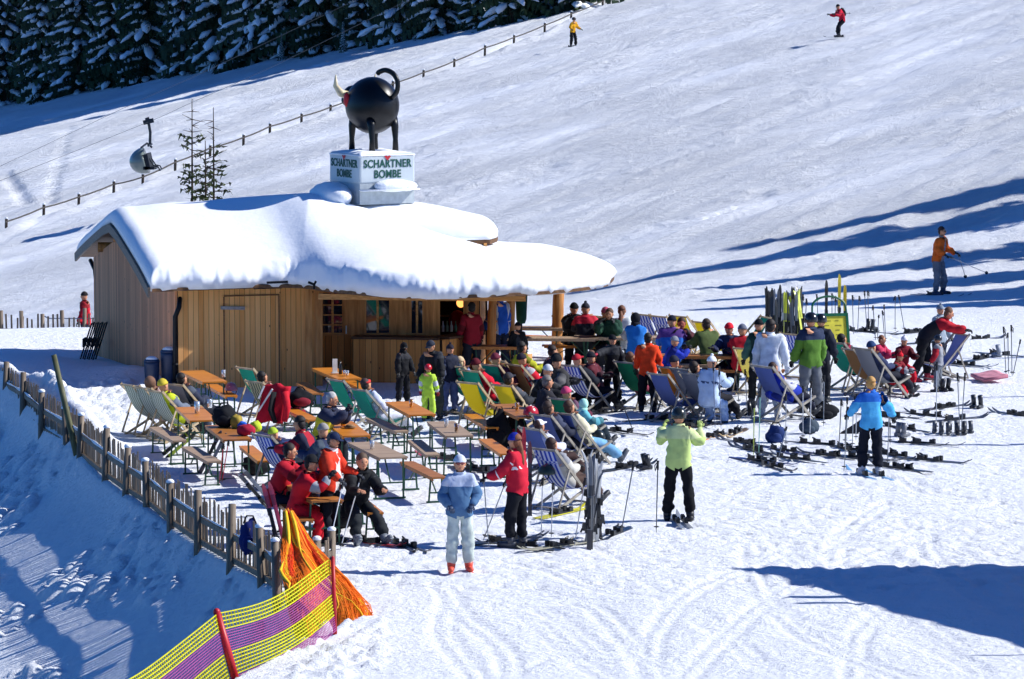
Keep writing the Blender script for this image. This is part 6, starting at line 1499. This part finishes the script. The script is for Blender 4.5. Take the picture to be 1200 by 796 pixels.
tumbler('amber glass near the eating people', 'beer_glass', 'glass', at_h(359, 572, .785), '#c98a2a', .15, .04, '#b87a1c')
mb = MB(); mb.tube([(0, 0, 0), (0, 0, .14), (0, 0, .2), (0, 0, .27)], [.037, .037, .016, .014], 12); small('dark sauce bottle on the hut corner table', 'bottle', 'bottle', mb, mat('#2c2a26', .2), at_h(399, 438.5, .785)); mb = MB(); mb.box((0, 0, .15), (.1, .03, .3)); mb.box((0, 0, .01), (.14, .09, .02)); small('white menu holder on the hut corner table', 'menu holder', 'menu_holder', mb, mat('#d9d6cc', .5), at_h(392.5, 437.5, .785), .3, (), None, False)
for i, (x, y, h) in enumerate(((404, 439.5, .1), (407, 440.5, .11))): tumbler('small glass on the hut corner table, %s' % ('beside the bottle', 'at the outer end'), 'tumbler', 'glass', at_h(x, y, .785), '#d8dcdc', h, .035) if False else tumbler('small white glass on the hut corner table, ' + ('beside the bottle', 'at the outer end')[i], 'tumbler', 'glass', at_h(x, y, .785), '#d8dcdc', h, .035)
mb = MB(); mb.tube([(0, 0, 0), (0, 0, .015)], [.1, .13], 18); mb.ell((0, 0, .03), (.08, .06, .03), 10, 6); small('plate with a snack on the table of the grey-haired man', 'plate', 'plate', mb, mat('#8a6a48', .6), at_h(410, 501, .785))
# glasses and bottles on the serving counter, warm lamp in the hatch
for i, px in enumerate((519, 524, 529, 534)):
    mb = MB(); mb.tube([(0, 0, 0), (0, 0, .12), (0, 0, .17), (0, 0, .24)], [.035, .035, .015, .013], 10); q = xY(px, 86.0); small('bottle on the hatch sill of the bar', 'bottle', 'bottle', mb, mat(('#c9c6be', '#8c9a7a', '#d0c9b8', '#5a6a4a')[i], .2), (q[0], q[1], ch + .06), 0, (), 'bottles on the hatch sill')
mb = MB(); q = atY(540, 355, 87.4); mb.ell((0, 0, 0), (.1, .1, .11), 14, 10); LM = newmat('lit lamp')[0]; e_ = LM.node_tree.nodes['Principled BSDF']; e_.inputs['Base Color'].default_value = (.9, .35, .08, 1); e_.inputs['Emission Color'].default_value = (1, .42, .1, 1); e_.inputs['Emission Strength'].default_value = 1.6
c_ = MB(); c_.tube([(0, 0, .1), (0, 0, .8)], .008, 5); small('glowing orange lamp hanging in the bar hatch', 'lamp', 'pendant_lamp', mb, LM, q, 0, ('lamp_shade', [('cable', c_, DARKM)]))
mb = MB(); mb.ell((0, 0, .2), (.2, .13, .24), 12, 8); small('red bundle behind the bar hatch', 'bundle', 'bundle', mb, cloth('#a01c22'), (xY(536, 87.2)[0], 87.2, .95))
# draped jacket, folded parasol, stump, bins, mat, snowboard, menu board
mb = MB(); P = []
G2p = at_h(321, 512)
for i in range(15):
    v = i / 14
    P.append([(-.27 + .54 * u - .1 * v, .10 - .22 * v + .05 * math.sin(6 * u + 3 * v), .98 - .72 * v + .06 * math.sin(3.1 * u) + .02 * math.sin(14 * u)) for u in [j / 12 for j in range(13)]])
mb.slab(P, (0, .16, -.02)); t = small('red, black and white ski jacket draped over a chair behind the grey-haired man', 'jacket', 'draped_jacket', mb, cloth('#b3152a'), (G2p.x, G2p.y, 0), R(-20), ('jacket_back', []))
mb = MB(); mb.bar((-.28, -.12, .5), (.0, -.06, .95), .05, .03); mb.bar((-.30, -.06, .75), (-.2, .0, 1.0), .04, .03); mb.obj('white_trim', cloth('#dcd8d6'), t); mb = MB(); mb.tube([(.05, -.1, .9), (.0, -.14, .55), (.1, -.16, .3)], [.1, .12, .08], 8, True, .4); mb.obj('black_panel', cloth('#15161a'), t, True); mb = MB(); mb.tube([(.24, .0, .9), (.31, -.05, .6), (.27, -.1, .32)], [.075, .07, .06], 10); mb.obj('sleeve', cloth('#c8202f'), t, True)
ps_ = xY(611, 88.5); zt_ = hz(346, 88.5); zb_ = hz(379, 88.5)
t = thing('closed_parasol', 'closed dark green parasol hanging under the roof beside the log posts', 'parasol', (ps_[0], ps_[1], 0)); mb = MB(); mb.tube([(0, 0, zt_ + .3), (0, 0, zt_), (.0, 0, zb_ + .1), (0, 0, zb_)], [.12, .2, .17, .12], 16, True, .7); mb.obj('canopy', cloth('#1d4a3e'), t, True); mb = MB(); mb.tube([(0, 0, 0), (0, 0, zt_ + .3)], .022, 8); mb.obj('pole', STEEL, t)
p_ = at_h(616, 443); mb = MB(); mb.tube([(0, 0, -.1), (0, 0, .25), (.01, 0, .55)], [.15, .145, .14], 18); small('upright log stump right of the log posts', 'log', 'log_stump', mb, LOGW, p_, 0, ('log', [('snow_cap', MB().ell((.01, 0, .55), (.12, .12, .04), 12, 6), SNOW_L)]))
p_ = at_h(199, 455); 
for dx, r_, h, lb in ((0, .2, .8, 'dark blue lidded bin beside the drainpipe'), (-.38, .17, .6, 'lower dark bin dusted with snow left of the drainpipe')):
    b_ = MB(); b_.tube([(0, 0, 0), (0, 0, h * .9), (0, 0, h)], [r_ * .85, r_, r_], 14); l = MB(); l.tube([(0, 0, h), (0, 0, h + .05)], [r_ * 1.06, r_ * .9], 14); small(lb, 'bin', 'bin', b_, mat('#1c2c4a', .5), (p_.x + dx, p_.y + dx * .3, 0), 0, ('bin_body', [('lid', l, mat('#203050', .5)), ('snow', MB().ell((0, 0, h + .05), (r_ * .8, r_ * .8, .07), 12, 6), SNOW_L)]), 'bins beside the drainpipe')
q = atY(112, 395, 88.6); t = thing('folded_chairs', 'stack of folded dark metal chairs leaning at the back corner of the hut', 'chairs', (q.x - .1, 88.6, q.z - .45))
for k in range(4):
    mb = MB(); x = .1 * k; mb.tube([(x - .3, 0, -.2), (x, .1, .75), (x + .02, .5, .75), (x - .28, .45, -.2)], .02, 6); mb.bar((x - .2, .05, .3), (x - .18, .47, .3), .03, .2); mb.obj('folded_chair', DARKM, t)
p_ = at_h(1159, 446); mb = MB(); mb.slab([[(-.28 + .56 * i / 8, -.5 + 1.0 * j / 8, .1 + .08 * i / 8 + .01 * math.sin(i + j)) for i in range(9)] for j in range(9)], (0, 0, -.07)); small('pink cushion mat lying on the snow at the right', 'cushion', 'cushion', mb, cloth('#c98a96'), p_, R(10), ('pad', [('edge_band', MB().bar((-.28, -.515, .065), (.28, -.515, .145), .02, .07), cloth('#a86a78'))]))
p_ = at_h(1012, 508); t = thing('snowboard', 'black snowboard with a white base standing tilted left of the person in light blue', 'snowboard', p_ + Vector((0, 0, -.1)), R(10)); mb = ski_mesh(.95, .26, True); o_ = mb.obj('board', mat('#1a1b20', .3), t); o_.matrix_local = Matrix.Rotation(R(-35), 4, 'Y') @ Matrix.Translation((.1, 0, .25)) @ Matrix.Rotation(R(-100), 4, 'X'); mb = MB(); mb.box((-.1, 0, .05), (.12, .2, .08)); mb.box((.25, 0, .05), (.12, .2, .08)); o2 = mb.obj('binding', DARKM, t); o2.matrix_local = o_.matrix_local
p_ = at_h(976, 426); t = thing('menu_board', 'green arched menu board with a yellow panel standing among the upright skis', 'menu board', p_, R(8)); t.rotation_euler = (R(-14), 0, R(14))
f = MB(); f.bar((-.42, 0, 0), (-.42, 0, 1.15), .06, .06); f.bar((.42, 0, 0), (.42, 0, 1.15), .06, .06); f.bar((-.45, 0, 1.14), (.45, 0, 1.14), .06, .07); f.bar((-.4, 0, .28), (.4, 0, .28), .05, .06); f.tube(smooth_poly([Vector((-.42, 0, 1.15)), Vector((-.38, 0, 1.42)), Vector((-.15, 0, 1.56)), Vector((.15, 0, 1.56)), Vector((.38, 0, 1.42)), Vector((.42, 0, 1.15))], 5), .025, 8); f.obj('frame', mat('#0f5a3a', .4), t)
f = MB(); f.box((0, .01, .71), (.8, .03, .82)); f.obj('panel', mat('#d2c63a', .6), t); f = MB()
for k in range(6):
    for a_, b_ in (((-.28), random.uniform(-.1, .05)), (.12, random.uniform(.2, .3))): f.bar((a_, -.008, 1.0 - k * .11), (b_, -.008, 1.0 - k * .11), .004, .018)
f.obj('chalk_lines', mat('#7d7a2a', .8), t); f = MB(); f.bar((-.4, .05, 1.1), (-.4, .5, .05), .04, .04); f.bar((.4, .05, 1.1), (.4, .5, .05), .04, .04); f.obj('rear_leg', mat('#0f5a3a', .4), t)
# more guests and clutter in the crowd
X1 = dc('teal deck chair left of the guest in the yellow-green jacket', 573, 428, TEAL, 46, WOODF); in_chair(X1, 'guest in a dark plum jacket left of the guest in the yellow-green jacket', 1.7, jacket='#4a2038', trousers='#20222a', head=('beanie', '#6a2a3a'))
in_chair(Y2, 'guest in a charcoal jacket in the half-hidden yellow chair', 1.72, jacket='#2a2d33', trousers='#1a1c22', head=('cap', '#3a3a42'), hair=('short', '#2a1f1a'))
in_chair(S1, 'child in navy with a lime hat in the small striped chair', 1.5, jacket='#22305c', trousers='#20222a', head=('beanie', '#a9c03a'))
in_chair(M1, 'guest in pink sunbathing in the green deck chair', 1.68, jacket='#b0506a', trousers='#23252d', head=('none', '#000'), hair=('short', '#5a3a28'))
in_chair(M3, 'guest in navy lying in the orange canvas chair', 1.7, jacket='#222a48', trousers='#1a1c24', head=('beanie', '#2a2d3a'))
in_chair(M5, 'guest in black lying in the dull grey deck chair', 1.74, jacket='#18191e', trousers='#1d1e25', head=('none', '#000'), hair=('short', '#2a1d18'))
in_chair(Q1, 'dark-haired guest in black and pink in the large teal deck chair', 1.7, jacket='#1a1b22', accent=('yoke', '#a8304a'), trousers='#1c1d25', head=('none', '#000'), hair=('short', '#1d1512'))
in_chair(Q3, 'guest in a blue beanie in the grey deck chair by the children', 1.66, jacket='#2a3558', trousers='#23252f', head=('beanie', '#28406a'))
in_chair(B1, 'guest in a red cap in the lone striped deck chair', 1.7, jacket='#20242e', trousers='#17181e', head=('cap', '#b02432'))
in_chair(Z1, 'person in royal blue lying in the draped grey-framed chair', 1.6, jacket='#1c34a8', trousers='#1d2030', head=('none', '#000'), hair=('short', '#3a241c'))
in_chair(F1, 'person in grey trousers in the chair with the hung helmet', 1.7, jacket='#c9c6bc', trousers='#4a3a34', head=('none', '#000'), hair=('short', '#3a241c'), female=True)
se('guest in dark green facing the camera beside the pink-hatted guest', 716, 365, 1.72, 350, 'eat', jacket='#1f4032', trousers='#20222a', head=('none', '#000'), hair=('short', '#5a4030'))
se('guest in maroon sitting low between the dark group and the long table', 700, 420, 1.6, 250, 'sit', jacket='#5a1a28', trousers='#1b1c22', head=('beanie', '#22242c'), seat=.3)
se('guest in black with a white hat below the log stump', 627, 432, 1.66, 70, 'sitfwd', jacket='#15161b', trousers='#191a20', head=('beanie', '#c9ccd2'), seat=.36)
se('guest in dark blue sitting just right of the log stump', 640, 412, 1.7, 110, 'sit', jacket='#1a2038', trousers='#16171d', head=('none', '#000'), hair=('short', '#2a1c16'), seat=.4)
for i, (x, y, c, tl) in enumerate(((901, 402, '#23262d', 3), (907, 404, '#7a7f88', -3), (914, 402, '#1d1f25', 5), (920, 416, ('#c9cf3a', '#77806a'), 1), (927, 402, '#9aa0a8', -4), (931, 418, '#33373f', 8), (941, 404, '#24262c', 6), (945, 412, ('#d6dc6a', '#b9c04a'), 12))):
    up('skis in the upright cluster, ' + ('behind the left end', 'grey pair in the back row', 'black pair in the back row', 'lime and grey pair in front', 'pale pair in the back row', 'dark slanted pair in front', 'dark pair at the right of the back row', 'pale lime pair leaning far right')[i], x, y, c, 70 + 9 * i, tl, 0, 1.55 + .07 * (i % 4))
for i, (tp_, to) in enumerate((((899, 400), (897, 338)), ((909, 398), (906, 342)), ((918, 400), (919, 344)), ((939, 402), (941, 345)), ((943, 404), (945, 350)), ((975, 398), (975, 344)), ((978, 400), (979, 347)), ((960, 398), (957, 345)))): pl('pole in the upright ski cluster, ' + ('leftmost', 'second from the left', 'third from the left', 'fourth from the left', 'fifth from the left', 'seventh from the left', 'rightmost', 'sixth from the left')[i], tp_, to, '#4d525a')
for i, (x, y, c, rz, tl) in enumerate(((687, 636, '#55595f', 20, 9), (703, 630, ('#b4b9be', '#3a3d44'), 40, -7), (696, 626, '#8a8f96', 150, 5))): up('skis in the foreground upright bunch, ' + ('slanted grey pair', 'silver and black pair', 'pale grey pair at the back')[i], x, y, c, rz, tl, 0, 1.45 + .1 * i)
for i, (x, y, c, rz) in enumerate(((872, 520, '#3a3d44', -20), (905, 547, '#1d1f25', -22), (930, 538, '#454a55', -18), (970, 534, '#2a2d34', -12), (1012, 537, '#33363d', -14), (1075, 520, '#2b2e35', -8), (1090, 540, '#4a4e57', -12), (1120, 492, '#2a2c33', 2), (1035, 488, '#24262c', -6), (815, 500, '#3a3038', 12), (770, 492, '#2d3036', 6), (1150, 398, '#3a3f48', 5), (1085, 402, '#2d3138', 8), (1128, 428, '#444a55', -4), (648, 548, '#2a2d34', 14), (560, 552, '#3a3d44', -10))):
    fl('scattered dark skis, ' + ('left of the lime pole', 'lowest in the pole cluster', 'under the dark blue skis', 'below the white pole', 'left of the light blue person', 'right of the grey boots', 'lowest right of the light blue person', 'right of the black boots', 'under the grey deck chair of the children', 'right of the orange canvas chair', 'under the teenager in orange', 'far right behind the pink mat', 'behind the bobble-hatted woman', 'behind the carried deck chair', 'under the blue-grey chairs', 'behind the woman in steel blue')[i], x, y, c, rz, splay=i % 3)
for i, (x, y, c) in enumerate(((436, 526, '#d8dcdc'), (482, 477, '#c98a2a'), (523, 500, '#d8dcdc'), (535, 506, '#8a5a2a'), (262, 450 - 8, '#d8dcdc'), (606, 481, '#c98a2a'))): tumbler('drinking glass on ' + ('the grey table left of the woman in steel blue', 'the empty orange table', 'the middle grey table', 'the near end of the middle grey table', 'the orange table by the shed', 'the brown table by the yellow chair')[i], 'tumbler', 'glass', at_h(x, y, .785), c, .15, .042)
# snow heaped on the inner side of the fence and table edges
for i, (x, y, r) in enumerate(((5, 462, .5), (22, 463, .45), (40, 468, .4), (58, 474, .4), (12, 468, .4))): pass
